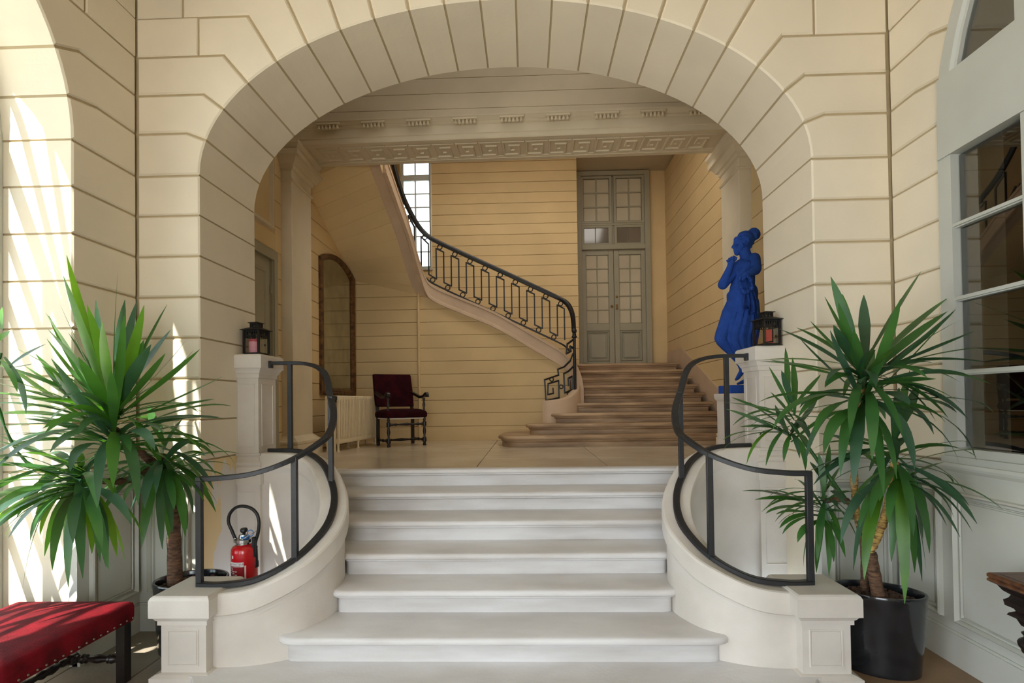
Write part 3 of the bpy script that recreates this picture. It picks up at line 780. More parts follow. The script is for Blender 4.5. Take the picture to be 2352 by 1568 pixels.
def step_plan(k):
    y0 = NY[k]; y1 = (NY[k+1] if k < 5 else 4.9)+.1
    if k == 5: L = [(-2.85, y0), (-2.85, y1)]
    elif k == 4: L = [(-2.2, y0), (-2.2, y1)]
    elif k == 3:
        L = [(centre_x(y0), y0), (centre_x(4.22), 4.22), (-1.8, y1)]
    elif k == 0:
        L = [(-1.44, y0), (-1.50, y0+.01), (-1.545, y0+.04), (-1.565, y0+.09), (-1.555, 3.27)] + [(centre_x(y), y) for y in (3.46, y1)]
    else:
        cx = centre_x(y0+.05)+.03
        L = [(cx+.12, y0), (cx+.06, y0+.008), (cx+.02, y0+.03), (cx, y0+.07)] + [(centre_x(y), y) for y in seglerp(y0+.12, y1, 3)]
    # counter-clockwise: front left -> front right -> right side back -> left side
    R = [mirx(p) for p in L]
    return L[::-1] + R
for k in range(6):
    z0 = .06+.16*k; z1 = z0+.16
    pl_ = ccw(step_plan(k)); mb = MB()
    prof = [(.050, z0-.03), (.050, z1-.072), (.040, z1-.060), (.026, z1-.056), (.026, z1-.046), (.006, z1-.043), (.0, z1-.034), (.0, z1-.018), (.006, z1-.006), (.018, z1)]
    mb.loft([[(x, y, z) for x, y in inset(pl_, d)] for d, z in prof])
    obj('step', mb, 'step_stone', st, True, 50)
# plinth slab and niche floors
mb = MB()
plan = [(-2.17, 3.08), (-1.98, 3.0), (-1.9, 2.9), (-1.72, 2.72), (-1.4, 2.60), (-.6, 2.56)]
plan = plan + [mirx(p) for p in plan[::-1]] + [mirx((-2.17, 3.3)), (-2.17, 3.3)]
mb.loft([[(x, y, z) for x, y in inset(ccw(plan), d)] for d, z in ((0, -.01), (0, .05), (.008, .06))])
obj('plinth', mb, 'step_stone', st)
for s in (0, 1):
    pts = [(-2.13, 3.27), (-1.45, 3.27), (-1.45, 4.45), (-2.13, 4.45)]
    if s: pts = [mirx(p) for p in pts]
    mb = MB().loft([[(x, y, z) for x, y in ccw(pts)] for z in (-.01, .058)])
    obj('niche_floor', mb, 'step_stone', st)

def ring_box(mb, x0, x1, y0, y1, prof):
    """stack of rectangles: prof = (overhang, z)"""
    return mb.loft([[(x0-d, y0-d, z), (x1+d, y0-d, z), (x1+d, y1+d, z), (x0-d, y1+d, z)] for d, z in prof])
def parapet(side):
    mx = (lambda p: tuple(p)) if side == 'left' else mirx
    sg = 1 if side == 'left' else -1
    nm = {'left': 'curved white stone parapet wall with end pedestal left of the entrance steps', 'right': 'curved white stone parapet wall with end pedestal right of the entrance steps'}[side]
    o = thing('stair_parapet', nm, 'parapet', mx((-1.6, 3.4, 0.0)), 'curved parapets flanking the entrance steps')
    P = CPATH; n = len(P); body = []; cap = []
    for i in range(n):
        a, b = P[max(i-1, 0)], P[min(i+1, n-1)]
        t = Vector((b.x-a.x, b.y-a.y, 0)).normalized(); s = Vector((t.y, -t.x, 0))   # outward, towards the steps
        zt = P[i].z
        f = lambda d, z: mx((P[i].x+s.x*d, P[i].y+s.y*d, z))
        body.append([f(.072, .03), f(.072, zt-.10), f(-.072, zt-.10), f(-.072, .03)])
        cap.append([f(.070, zt-.172), f(.080, zt-.172), f(.080, zt-.152), f(.087, zt-.152), f(.090, zt-.138), f(.102, zt-.128), f(.102, zt-.02), f(.096, zt-.006), f(.084, zt),
                    f(-.082, zt), f(-.094, zt-.006), f(-.100, zt-.02), f(-.100, zt-.12), f(-.09, zt-.14), f(-.072, zt-.165)])
    obj('wall', MB().loft(body), 'white_stone', o, True, 35); obj('coping', MB().loft(cap), 'white_stone', o, True, 24)
    # inner raised panel band
    # end pedestal
    x0, x1 = sorted((mx((-2.186,))[0], mx((-1.916,))[0])); y0, y1 = 3.045, 3.34
    ped = obj('pedestal', ring_box(MB(), x0, x1, y0, y1, [(0, .055), (0, .365)]), 'white_stone', o)
    obj('pedestal_foot', ring_box(MB(), x0, x1, y0, y1, [(.045, .0), (.045, .05), (.02, .062), (.0, .066)]), 'white_stone', o)
    obj('pedestal_cap', ring_box(MB(), x0, x1, y0, y1, [(0, .345), (.014, .347), (.014, .372), (.022, .378), (.03, .392), (.04, .397), (.046, .40), (.046, .500), (.038, .516), (.028, .524)]), 'white_stone', o)
    # raised panel on the front
    xa, xb = x0+.04, x1-.045
    mb = MB(); mb.loft([[(u+su*q, y0-h, v+sv*q) for q, h in ((-.004, -.002), (.0, .005), (.006, .005), (.010, -.001))] for u, v, su, sv in ((xa, .105, 1, 1), (xb, .105, -1, 1), (xb, .315, -1, -1), (xa, .315, 1, -1))], loop=True)
    obj('panel_edge', mb, 'white_stone', ped)
    mb = MB(); mb.cbox(xa+.010, xb-.010, y0-.004, y0+.01, .115, .305, .002); obj('panel', mb, 'white_stone', ped)
    return o
parapet('left'); parapet('right')

def railing(side):
    mx = (lambda p: tuple(p)) if side == 'left' else mirx
    o = thing('iron_handrail', f'curved black iron handrail on the {side} parapet of the entrance steps', 'handrail', mx((-1.6, 3.4, .6)), 'iron handrails on the parapets')
    low = [(-2.055, 3.19, .533), (-1.90, 3.185, .533), (-1.70, 3.21, .557), (-1.515, 3.30, .645), (-1.42, 3.46, .745), (-1.395, 3.62, .83), (-1.435, 3.82, .935), (-1.535, 4.02, 1.05), (-1.69, 4.22, 1.17), (-1.90, 4.355, 1.243), (-2.21, 4.395, 1.255)]
    upz = [1.185, 1.19, 1.215, 1.285, 1.365, 1.43, 1.55, 1.70, 1.875, 1.985, 1.995]
    up = [(p[0], p[1], z) for p, z in zip(low, upz)]
    up[-3] = (-1.67, 4.24, 1.90); up[-2] = (-1.88, 4.375, 1.985)
    lo_c = catmull([mx(p) for p in low], 6); up_c = catmull([mx(p) for p in up], 6)
    w2, h2 = .024, .015
    prof = [(-w2, -h2+.003), (-w2+.003, -h2), (w2-.003, -h2), (w2, -h2+.003), (w2, h2-.004), (w2-.006, h2), (-w2+.006, h2), (-w2, h2-.004)]
    obj('bottom_rail', MB().sweep(lo_c, prof), 'iron', o); obj('top_rail', MB().sweep(up_c, prof), 'iron', o)
    zu = lambda i: up[i][2]
    for (x, y, za, zb) in ((-2.045, 3.19, .533, 1.185), (-1.50, 3.31, .655, 1.29), (-1.525, 4.0, 1.04, 1.69), (-2.02, 4.385, 1.25, 1.99)):
        X, Y = mx((x, y))[:2]
        obj('post', MB().cbox(X-.018, X+.018, Y-.016, Y+.016, za-.016, zb+.01, .002), 'iron', o)
    X, Y = mx((-2.20, 4.395))[:2]
    obj('wall_bracket', MB().cbox(X-.022, X+.022, Y-.024, Y+.024, 1.955, 2.015, .003), 'iron', o)
railing('left'); railing('right')

def pedestal(side):
    o = thing('lantern_pedestal', f'tall white stone pedestal with the lantern {"with the pink candle" if side == "left" else "with the red candle"} on top', 'pedestal', (XM, 4.4, 0), 'lantern pedestals under the arch')
    a, b = -2.475, -2.25
    x0, x1 = sorted((a, b)) if side == 'left' else sorted((2*XM-a, 2*XM-b))
    y0, y1 = 4.30, 4.60
    shaft = obj('shaft', ring_box(MB(), x0, x1, y0, y1, [(0, 1.236), (0, 1.90)]), 'white_stone', o)
    obj('cap', ring_box(MB(), x0, x1, y0, y1, [(0, 1.865), (.010, 1.868), (.012, 1.90), (.020, 1.908), (.026, 1.925), (.036, 1.94), (.05, 1.95), (.05, 2.045), (.044, 2.058), (.034, 2.064)]), 'white_stone', o)
    obj('base', ring_box(MB(), x0, x1, y0, y1, [(0.03, 0.98), (.03, 1.125), (.022, 1.13), (.03, 1.145), (.028, 1.165), (.012, 1.18), (.008, 1.215), (.02, 1.22), (.02, 1.238), (0, 1.24)]), 'white_stone', o)
    low = obj('lower_shaft', ring_box(MB(), x0, x1, y0, y1, [(0.012, .05), (.012, .99)]), 'white_stone', o)
    def frame(y, u0, u1, v0, v1, par):
        mb = MB(); mb.loft([[(u+su*q, y-h, v+sv*q) for q, h in ((0, -.002), (.003, .004), (.008, .004), (.011, -.002))] for u, v, su, sv in ((u0, v0, 1, 1), (u1, v0, -1, 1), (u1, v1, -1, -1), (u0, v1, 1, -1))], loop=True)
        obj('panel_edge', mb, 'white_stone', par)
    frame(y0, x0+.03, x1-.03, 1.29, 1.82, shaft); frame(y0-.012, x0+.025, x1-.025, .30, .92, low)
    xs = x1 if side == 'left' else x0; sgn = 1 if side == 'left' else -1
    mb = MB(); mb.loft([[(xs+sgn*h, u+su*q, v+sv*q) for q, h in ((0, -.002), (.003, .004), (.008, .004), (.011, -.002))] for u, v, su, sv in ((y0+.05, 1.29, 1, 1), (y1-.05, 1.29, -1, 1), (y1-.05, 1.82, -1, -1), (y0+.05, 1.82, 1, -1))], loop=True)
    obj('panel_edge', mb, 'white_stone', shaft)
pedestal('left'); pedestal('right')

# ------------------------------------------------------------ lanterns and candles
def lantern(cx, cy, z, rot, label, opened):
    o = thing('lantern', label, 'lantern', (cx, cy, z), 'black lanterns on the pedestals')
    R_ = Matrix.Rotation(rot, 3, 'Z')
    W, H = .068, .165
    def part(nm, mb, m='iron_dark', par=o):
        mb.v = [tuple(R_ @ Vector(p) + Vector((cx, cy, z))) for p in mb.v]
        return obj(nm, mb, m, par)
    part('base_plate', MB().box(-W-.012, W+.012, -W-.012, W+.012, 0, .006).box(-W, W, -W, W, .006, .018))
    for sx in (-1, 1):
        for sy in (-1, 1): part('corner_post', MB().box(sx*W-.008, sx*W+.008, sy*W-.008, sy*W+.008, .01, H+.045))
    # pierced band: bars around the top
    for k in range(4):
        a = k*math.pi/2; Q = Matrix.Rotation(a, 3, 'Z'); mb = MB()
        mb.box(-W, W, -W-.002, -W+.002, H+.030, H+.048); mb.box(-W, W, -W-.002, -W+.002, H-.004, H+.004); mb.box(-W, W, -W-.002, -W+.002, H-.020, H-.013)
        for q in range(7):
            x = -W+.008+(2*W-.016)*q/6; mb.box(x-.005, x+.005, -W-.002, -W+.002, H-.02, H+.045)
        mb.v = [tuple(Q @ Vector(p)) for p in mb.v]
        part('pierced_band', mb)
        if not (opened and k == 3):
            mb = MB().box(-W+.006, W-.006, -W-.001, -W+.001, .018, H-.02); mb.v = [tuple(Q @ Vector(p)) for p in mb.v]; part('pane', mb, 'glass')
    if opened:
        mb = MB().box(-W-.012, -W-.012-.004, -W-.13, -W-.005, .012, .022).box(-W-.012, -W-.016, -W-.13, -W-.005, H-.03, H-.02).box(-W-.012, -W-.016, -W-.13, -W-.12, .012, H-.02).box(-W-.012, -W-.016, -W-.015, -W-.005, .012, H-.02)
        part('open_door', mb)
        part('pane', MB().box(-W-.013, -W-.015, -W-.12, -W-.015, .022, H-.03), 'glass')
    # roof tiers
    mb = MB(); ring_box(mb, -W, W, -W, W, [(.0, H+.045), (.024, H+.045), (.024, H+.049), (-.02, H+.068), (-.03, H+.07)]); part('roof', mb)
    w2 = .036
    for k in range(4):
        Q = Matrix.Rotation(k*math.pi/2, 3, 'Z'); mb = MB(); mb.box(-w2, w2, -w2-.002, -w2+.002, H+.098, H+.11); mb.box(-w2, w2, -w2-.002, -w2+.002, H+.066, H+.076)
        for q in range(5):
            x = -w2+.005+(2*w2-.01)*q/4; mb.box(x-.004, x+.004, -w2-.002, -w2+.002, H+.068, H+.105)
        mb.v = [tuple(Q @ Vector(p)) for p in mb.v]; part('chimney_band', mb)
    mb = MB(); ring_box(mb, -w2, w2, -w2, w2, [(.0, H+.108), (.012, H+.108), (.012, H+.112), (-.01, H+.118)]); part('chimney_roof', mb)
    mb = MB().box(W+.008, W+.016, -.006, .006, H*.45, H*.45+.018); part('latch', mb)
    return o
lantern(-2.315, 4.40, 2.066, math.radians(-8), 'small black metal lantern on the left pedestal beside the arch', False)
lantern(1.965, 4.335, 2.066, math.radians(10), 'small black metal lantern with its door open on the right pedestal', True)
def candle(cx, cy, z, r, h, m, label, m2=None):
    o = thing('pillar_candle', label, 'candle', (cx, cy, z), 'candles in the lanterns')
    obj('wax', MB().lathe([(r*.9, 0), (r, .004), (r, h-.006), (r*.93, h), (r*.8, h-.004), (0, h-.012)], (cx, cy, z), 24), m, o, True, 50)
    obj('wick', MB().lathe([(.0015, 0), (.0015, .014)], (cx, cy, z+h-.013), 6), 'rubber', o)
    if m2: obj('rim_band', MB().lathe([(r*1.002, h-.022), (r*1.004, h-.006), (r*.95, h+.001), (r*.8, h-.003)], (cx, cy, z), 24), m2, o, True, 50)
candle(-2.33, 4.395, 2.084, .045, .118, 'candle_pink', 'pale pink pillar candle inside the left lantern', 'candle_dark')
candle(1.975, 4.33, 2.084, .040, .112, 'candle_red', 'bright red pillar candle inside the open right lantern')

# ------------------------------------------------------------ the old staircase behind
ms = thing('main_staircase', 'worn brown stone staircase climbing to the grey double door', 'staircase', (1.5, 8.5, LZ))
RIS, TRD, Y1S = .1475, .345, 7.12
LX = [-.33, .0, .33, .64, .74, .76, .76, .76, .76]
for k in range(9):
    y0 = Y1S+TRD*k; y1 = y0+TRD+.12 if k < 8 else 10.95
    z0 = LZ+RIS*k; z1 = z0+RIS; xl = LX[k]; xr = 2.86
    if k < 4: plan = [(xr, y0), (xr, y1), (xl+.05, y1), (xl, y1-.12), (xl-.03, y0+.25), (xl, y0+.12), (xl+.06, y0+.05), (xl+.16, y0+.01), (xl+.3, y0)]
    else: plan = [(xr, y0), (xr, y1), (xl, y1), (xl, y0)]
    if k == 0: plan[3] = (xl-.05, 8.2); plan[2] = (xl+.3, 8.6); plan[1] = (xr, 8.6); plan[4] = (xl-.10, y0+.40)
    prof = [(.055, z0-.03), (.055, z1-.085), (.040, z1-.075), (.034, z1-.06), (.034, z1-.052), (.008, z1-.048), (.0, z1-.036), (.0, z1-.018), (.006, z1-.006), (.016, z1)]
    mb = MB(); mb.loft([[(x, y, z) for x, y in inset(ccw(plan), d)] for d, z in prof])
    obj('step', mb, 'old_step', ms, True, 50)
# string along the right wall
pr_ = Plane((2.90, 0, 0), (0, -1, 0), (-1, 0, 0))
yb = Y1S+TRD*8
obj('wall_string', prism(pr_, [(-6.95, LZ), (-6.95, LZ+.30), (-(yb+.05), LZ+RIS*9+.28), (-10.9, LZ+RIS*9+.28), (-10.9, LZ)], 0, .03), 'string_stone', ms)

# wall below the flight (coursed), cut by the sloping string
PS = Plane((0, SY, 0), (1, 0, 0), (0, -1, 0))
q0, q1 = aty(1000, 690, SY), aty(1290, 832, SY)
m_ = (q1.z-q0.z)/(q1.x-q0.x); c_ = q0.z-m_*q0.x
XB = -1.79
ww = structure('wall_under_stair', prism(PS, [(HXL-.2, LZ), (.70, LZ), (.70, m_*.70+c_), (XB+.2, m_*(XB+.2)+c_), (HXL-.2, 3.75)], .02, .14), 'ochre_core', label='coursed yellow wall below the curved stair railing', cat='wall')
courses(ww, PS, [(HXL, XB, LZ+.02, 3.78)], LZ+.02, 3.78, .216, .05, 'ochre')
courses(ww, PS, [(XB, .70, LZ+.02, 4.2)], LZ+.02, 4.2, .216, .05, 'ochre', cut=[(-m_, 1.0, c_+.03)])
# corner bead
mb = MB().lathe([(.022, LZ+.02), (.022, 3.6)], (XB, SY-.012, 0), 10); obj('corner_bead', mb, 'ochre', ww, True)
obj('skirting', MB().cbox(HXL+.03, .2, SY-.015, SY, LZ, LZ+.19, .004), 'ochre', ww)

# sloping string of the flight, turning round the well
SP = [aty(1327, 893, 8.42), aty(1321, 856, 8.52), aty(1309, 826, 8.60), aty(1286, 803, 8.60), aty(1228, 769, 8.58), aty(1140, 718, 8.58), aty(1060, 684, 8.58), aty(1000, 658, 8.58),
      aty(976, 636, 8.54), aty(958, 585, 8.36), aty(936, 506, 7.96), aty(913, 440, 7.6), aty(894, 385, 7.22), aty(882, 352, 6.98)]
SPc = catmull(SP, 5)
prof = [(-.10, 0), (.02, 0), (.02, -.04), (.008, -.05), (.008, -.20), (.022, -.21), (.03, -.24), (.03, -.265), (-.10, -.265)]
# side vector of sweep points to the right of travel; travel runs right to left, so outside is -side
prof2 = [(-a, b) for a, b in prof]
obj('string', MB().sweep(SPc, prof2), 'string_stone', ms, True, 35)
# volute at the foot of the string
VP_ = [(.26, 8.02, 1.655), (.34, 7.98, 1.665), (.48, 8.0, 1.68), (.62, 8.10, 1.72), (.72, 8.24, 1.80), (.77, 8.40, 1.90), (.775, 8.55, 2.05)]
rings = []
VC = catmull(VP_, 5)
for i, p in enumerate(VC):
    a, b = VC[max(i-1, 0)], VC[min(i+1, len(VC)-1)]; t = Vector((b.x-a.x, b.y-a.y, 0)).normalized(); s = Vector((t.y, -t.x, 0))
    rings.append([(p.x+s.x*d, p.y+s.y*d, z) for d, z in ((.07, LZ), (.07, p.z-.02), (.05, p.z), (-.05, p.z), (-.07, p.z-.02), (-.07, LZ))])
obj('volute', MB().loft(rings), 'string_stone', ms, True, 50)
# inclined slab of the flight behind the string
fs = [(p.x, p.z) for p in SPc if p.x > -1.7 and p.y > 8.5][::5]
fs = sorted(set((round(a, 3), round(b-.15, 3)) for a, b in fs))
mb = MB(); mb.loft([[(a, 8.66, z), (a, 10.2, z), (a, 10.2, z-.18), (a, 8.66, z-.18)] for a, z in fs])
obj('flight', mb, 'string_stone', ms)
# soffit of the upper flight: stone courses
sl = [p for p in SPc if p.y < 8.56 and p.x < -1.5]
def zr(Y):
    for a, b in zip(sl, sl[1:]):
        if b.y <= Y <= a.y: return a.z+(b.z-a.z)*(a.y-Y)/(a.y-b.y)-.265, a.x+(b.x-a.x)*(a.y-Y)/(a.y-b.y)
    e = sl[-1] if Y < sl[-1].y else sl[0]
    d = (sl[-1].y-Y) if Y < sl[-1].y else 0
    return e.z-.265+.55*d, e.x
def zl(Y): return 3.70+(8.6-Y)*.43
ys = seglerp(8.60, 6.66, 9)
sof = thing('trim_9', 'sloping coursed soffit of the upper flight beside the beam', 'soffit', (-2.3, 7.6, 4.2)); sof['kind'] = 'structure'
for i in range(9):
    ya, yb_ = ys[i]-.003, ys[i+1]+.003; rings = []
    for y in (ya, yb_):
        z1, x1 = zr(y); z0 = zl(y); row = []
        for q in range(7):
            t = q/6; row.append((HXL+(x1-.02-HXL)*t, y, z0+(z1-z0)*t))
        rings.append(row+[(p[0], p[1], p[2]+.06) for p in row[::-1]])
    obj('soffit_course', MB().loft(rings), 'ochre', sof, True)
rows = []
for y in seglerp(8.60, 6.66, 20):
    z1, x1 = zr(y); z0 = zl(y); f = lambda t, d: (HXL+(x1-.02-HXL)*t, y, z0+(z1-z0)*t+d)
    rows.append([f(0, .012), f(.5, .012), f(1, .012), f(1, .3), f(0, .3)])
obj('backing', MB().loft(rows), 'ochre', sof)
rows = []
for y in seglerp(8.60, 6.66, 24):
    z1, x1 = zr(y); z0 = zl(y); f = lambda t, d: (HXL+(x1-.02-HXL)*t, y, z0+(z1-z0)*t+d)
    rows.append([f(.86, .01), f(.87, -.012), f(.89, -.004), f(.96, -.02), f(1.0, -.025), f(1.0, .02)])
obj('soffit_border', MB().loft(rows), 'string_stone', sof, True)

# iron railing of the old staircase
ir = thing('stair_railing', 'black wrought iron stair railing with rings and square meander bars', 'railing', (0, SY, LZ))
HP = [aty(1318, 760, 8.36), aty(1316, 728, 8.38), aty(1309, 706, 8.44), aty(1297, 692, 8.52), aty(1278, 682, 8.58), aty(1240, 664, 8.58), aty(1150, 622, 8.58), aty(1060, 581, 8.58), aty(1005, 555, 8.58),
      aty(984, 543, 8.57), aty(962, 520, 8.5), aty(940, 482, 8.36), aty(922, 440, 8.2), aty(907, 390, 8.05), aty(898, 350, 7.95)]
HC = catmull(HP, 6)
w2, h2 = .034, .034
obj('handrail', MB().sweep(HC, [(-w2, -h2*.4), (-w2*.7, -h2), (w2*.7, -h2), (w2, -h2*.4), (w2, h2*.4), (w2*.6, h2), (-w2*.6, h2), (-w2, h2*.4)], vertical=False), 'iron_dark', ir, True)
BP = [p-Vector((0, 0, .735)) for p in HC[13:]]
obj('bottom_rail', MB().sweep(BP, [(-.014, -.014), (.014, -.014), (.014, .014), (-.014, .014)]), 'iron_dark', ir)
# plan arc length
S = [0.0]
for a, b in zip(HC[18:], HC[19:]): S.append(S[-1]+math.hypot(b.x-a.x, b.y-a.y))
def at_s(s):
    s = max(0, min(S[-1]-1e-6, s))
    for i in range(len(S)-1):
        if S[i] <= s <= S[i+1]:
            t = (s-S[i])/max(S[i+1]-S[i], 1e-9); return HC[18+i]+(HC[19+i]-HC[18+i])*t
    return HC[-1]
PER = .2485; s0 = None
xr_ = aty(1294, 690, 8.56).x
for i, p in enumerate(HC[18:]):
    if p.x <= xr_: s0 = S[i]; break
DZT, DZB = .125, .105
k = 0; s = max(s0-.062, .01)
def ringmesh(c, dirv, r, wbar=.0095):
    mb = MB(); pts = [c+dirv*(r*math.cos(2*math.pi*i/14))+Vector((0, 0, r*math.sin(2*math.pi*i/14))) for i in range(14)]
    return mb.tube(pts, wbar, 6, loop=True)
while s+PER < S[-1]:
    a, b, c2, d2 = at_s(s), at_s(s+PER*.5), at_s(s+PER*.5), at_s(s+PER)
    # meander: up at s, across the top to s+P/2, down, across the bottom to s+P
    t0 = lambda p: p-Vector((0, 0, DZT)); b0 = lambda p: p-Vector((0, 0, .735-DZB))
    mid = (a+b)*.5
    path = [b0(a), t0(a), t0(b), b0(b), b0(d2)]
    mb = MB()
    for u, v in zip(path, path[1:]):
        d = (v-u).normalized(); mb.sweep([u-d*.006, v+d*.006], [(-.0105, -.0105), (.0105, -.0105), (.0105, .0105), (-.0105, .0105)], vertical=False, up=(0, 0, 1) if abs(d.z) < .9 else (0, 1, 0))
    obj('meander_bar', mb, 'iron_dark', ir)
    dv = (b-a); dv.z = 0; dv.normalize()
    obj('ring', ringmesh((a+b)*.5-Vector((0, 0, .071))-dv*.0, dv, .038), 'iron_dark', ir, True)
    m2 = (b+d2)*.5
    obj('ring', ringmesh(m2-Vector((0, 0, .735-.05)), dv, .038), 'iron_dark', ir, True)
    if k % 4 == 3: obj('foot_bracket', MB().lathe([(.018, -.035), (.010, -.02), (.010, .0)], tuple(m2-Vector((0, 0, .745))), 8), 'iron_dark', ir)
    k += 1; s += PER
# newel post
nb = aty(1321, 905, 8.30)
nz0, nz1 = nb.z, aty(1315, 765, 8.30).z
obj('newel_post', MB().lathe([(.045, 0), (.045, .03), (.034, .04), (.034, .06), (.026, .07), (.026, .55*(nz1-nz0)), (.022, .75*(nz1-nz0)), (.024, .92*(nz1-nz0)), (.042, .93*(nz1-nz0)), (.042, .95*(nz1-nz0)), (.03, .96*(nz1-nz0)), (.03, (nz1-nz0)-.005)], (nb.x, 8.30, nz0), 12), 'iron_dark', ir, True, 50)
obj('newel_ball', MB().sphere((nb.x, 8.30, nz1+.035), .042, 14, 10), 'iron_dark', ir, True)
def iron_px(nm, pts, ya, yb_, xa, xb, wbar=.024, par=ir):
    P = [aty(x, y, ya+(yb_-ya)*(x-xa)/(xb-xa)) for x, y in pts]; mb = MB()
    for u, v in zip(P, P[1:]):
        d = (v-u).normalized(); mb.sweep([u-d*.006, v+d*.006], [(-wbar/2, -wbar/2), (wbar/2, -wbar/2), (wbar/2, wbar/2), (-wbar/2, wbar/2)], vertical=False, up=(0, 0, 1) if abs(d.z) < .9 else (0, 1, 0))
    return obj(nm, mb, 'iron_dark', par)
args = (8.02, 8.32, 1250, 1320)
iron_px('scroll_bar', [(1254, 920), (1251, 872), (1283, 861), (1281, 848), (1296, 842), (1310, 828), (1316, 812)], *args)
iron_px('scroll_bar', [(1254, 920), (1284, 913), (1283, 874), (1259, 881), (1258, 906), (1271, 903), (1270, 891)], *args)
iron_px('scroll_bar', [(1318, 840), (1306, 852), (1295, 858), (1297, 902), (1314, 895), (1314, 864), (1305, 869), (1306, 886)], *args)
iron_px('scroll_bar', [(1316, 780), (1303, 790), (1301, 812), (1311, 806), (1309, 795), (1318, 800)], *args, wbar=.028)
for x, y in ((1267, 871), (1289, 888), (1307, 904)):
    c = aty(x, y, 8.02+.30*(x-1250)/70); obj('ring', ringmesh(c, Vector((.95, .3, 0)), .03), 'iron_dark', ir, True)
# ------------------------------------------------------------ red stool in the left doorway
def stool():
    x0, x1, y0, y1 = -3.12, -2.385, 2.30, 3.11
    o = thing('velvet_stool', 'low red velvet stool with dark wooden legs in the sunlit doorway', 'stool', ((x0+x1)/2, (y0+y1)/2, 0))
    mb = MB(); N = 10
    def sect(d, z): # rounded rectangle
        pts = []; r = max(.03-d, .004)
        for cx, cy, a0 in ((x1-r-d, y1-r-d, 0), (x0+r+d, y1-r-d, 90), (x0+r+d, y0+r+d, 180), (x1-r-d, y0+r+d, 270)):
            for k in range(5): a = math.radians(a0+22.5*k); pts.append((cx+r*math.cos(a), cy+r*math.sin(a), z))
        return pts
    mb.loft([sect(.004, .355), sect(0, .362), sect(-.002, .40), sect(-.002, .435), sect(.004, .455), sect(.02, .466), sect(.08, .475), sect(.2, .485), sect(.33, .488)])
    obj('cushion', mb, 'velvet', o, True, 60)
    nm = MB().sphere((0, 0, 0), .0065, 8, 4).mesh('nail')
    nm.materials.append(MATS['nail_metal'])
    for k in range(17):
        q = obj('nail', nm, None, o); q.location = Vector((x1+.001, y0+.03+(y1-y0-.06)*k/16, .372)) - Vector(o.location)*0
    for k in range(1, 15):
        q = obj('nail', nm, None, o); q.location = (x0+.03+(x1-x0-.06)*k/15, y1+.001, .372)
    for X in (x0+.035, x1-.045):
        for Y in (y0+.04, y1-.045):
            mb = MB(); ring_box(mb, X-.026, X+.026, Y-.026, Y+.026, [(0, 0), (0, .36)]); obj('leg', mb, 'ebony', o)
    prof = [(.022, 0), (.022, .05), (.014, .07), (.024, .12), (.028, .16), (.020, .2), (.026, .24), (.014, .28), (.018, .34), (.024, .44), (.026, .5), (.024, .56), (.018, .66), (.014, .72), (.026, .76), (.020, .8), (.028, .84), (.024, .88), (.014, .93), (.022, .95), (.022, 1)]
    zs = .135; xm = (x0+x1)/2
    for Y in (y0+.04, y1-.045):
        a = (x0+.06, Y, zs); b = (xm-.035, Y, zs); c = (xm+.035, Y, zs); d = (x1-.07, Y, zs)
        obj('stretcher', MB().lathe_axis(prof, a, b), 'ebony', o, True); obj('stretcher', MB().lathe_axis(prof, c, d), 'ebony', o, True)
        obj('stretcher_block', MB().cbox(xm-.038, xm+.038, Y-.03, Y+.03, zs-.03, zs+.03, .012), 'ebony', o)
    obj('stretcher', MB().lathe_axis(prof, (xm, y0+.07, zs), (xm, y1-.075, zs)), 'ebony', o, True)
stool()

# ------------------------------------------------------------ dark console table at the right edge
def table():
    x0, x1, y0, y1 = 2.285, 2.585, 1.15, 2.70
    o = thing('console_table', 'dark carved wooden console table at the right edge of the picture', 'table', (2.44, 1.9, 0))
    t = obj('top', ring_box(MB(), x0, x1, y0, y1, [(-.01, .705), (0, .712), (0, .722), (-.006, .727), (.0, .733), (.0, .745), (-.006, .752)]), 'walnut', o, True, 35)
    obj('top_inlay', MB().box(x0+.035, x1-.01, y0+.035, y1-.035, .7515, .7535), 'walnut', t)
    obj('apron', ring_box(MB(), x0+.085, x1-.07, y0+.085, y1-.085, [(-.03, .50), (-.015, .515), (.0, .52), (.012, .55), (.026, .557), (.036, .56), (.03, .572), (.012, .585), (.02, .60), (.04, .605), (.044, .63), (.03, .645), (.024, .66), (.045, .675), (.06, .70), (.062, .71)]), 'ebony_carved', o, True, 35)
    prof = [(.012, -.20), (.016, -.185), (.012, -.175), (.02, -.165), (.03, -.155), (.036, -.135), (.05, -.125), (.055, -.105), (.062, -.10), (.066, -.08), (.06, -.07), (.045, -.06), (.04, -.05), (.05, -.035), (.036, -.025), (.03, 0)]
    for Y in (y1-.12, y0+.12):
        obj('pendant', MB().lathe([(r*.95, z) for r, z in prof], (x0+.115, Y, .525), 18), 'ebony_carved', o, True, 50)
    for Y in (1.45, 1.75):
        obj('leg', MB().lathe([(.05, 0), (.05, .04), (.03, .06), (.045, .12), (.03, .2), (.05, .34), (.03, .46), (.04, .52)], (x0+.2, Y, 0), 14), 'ebony_carved', o, True)
table()

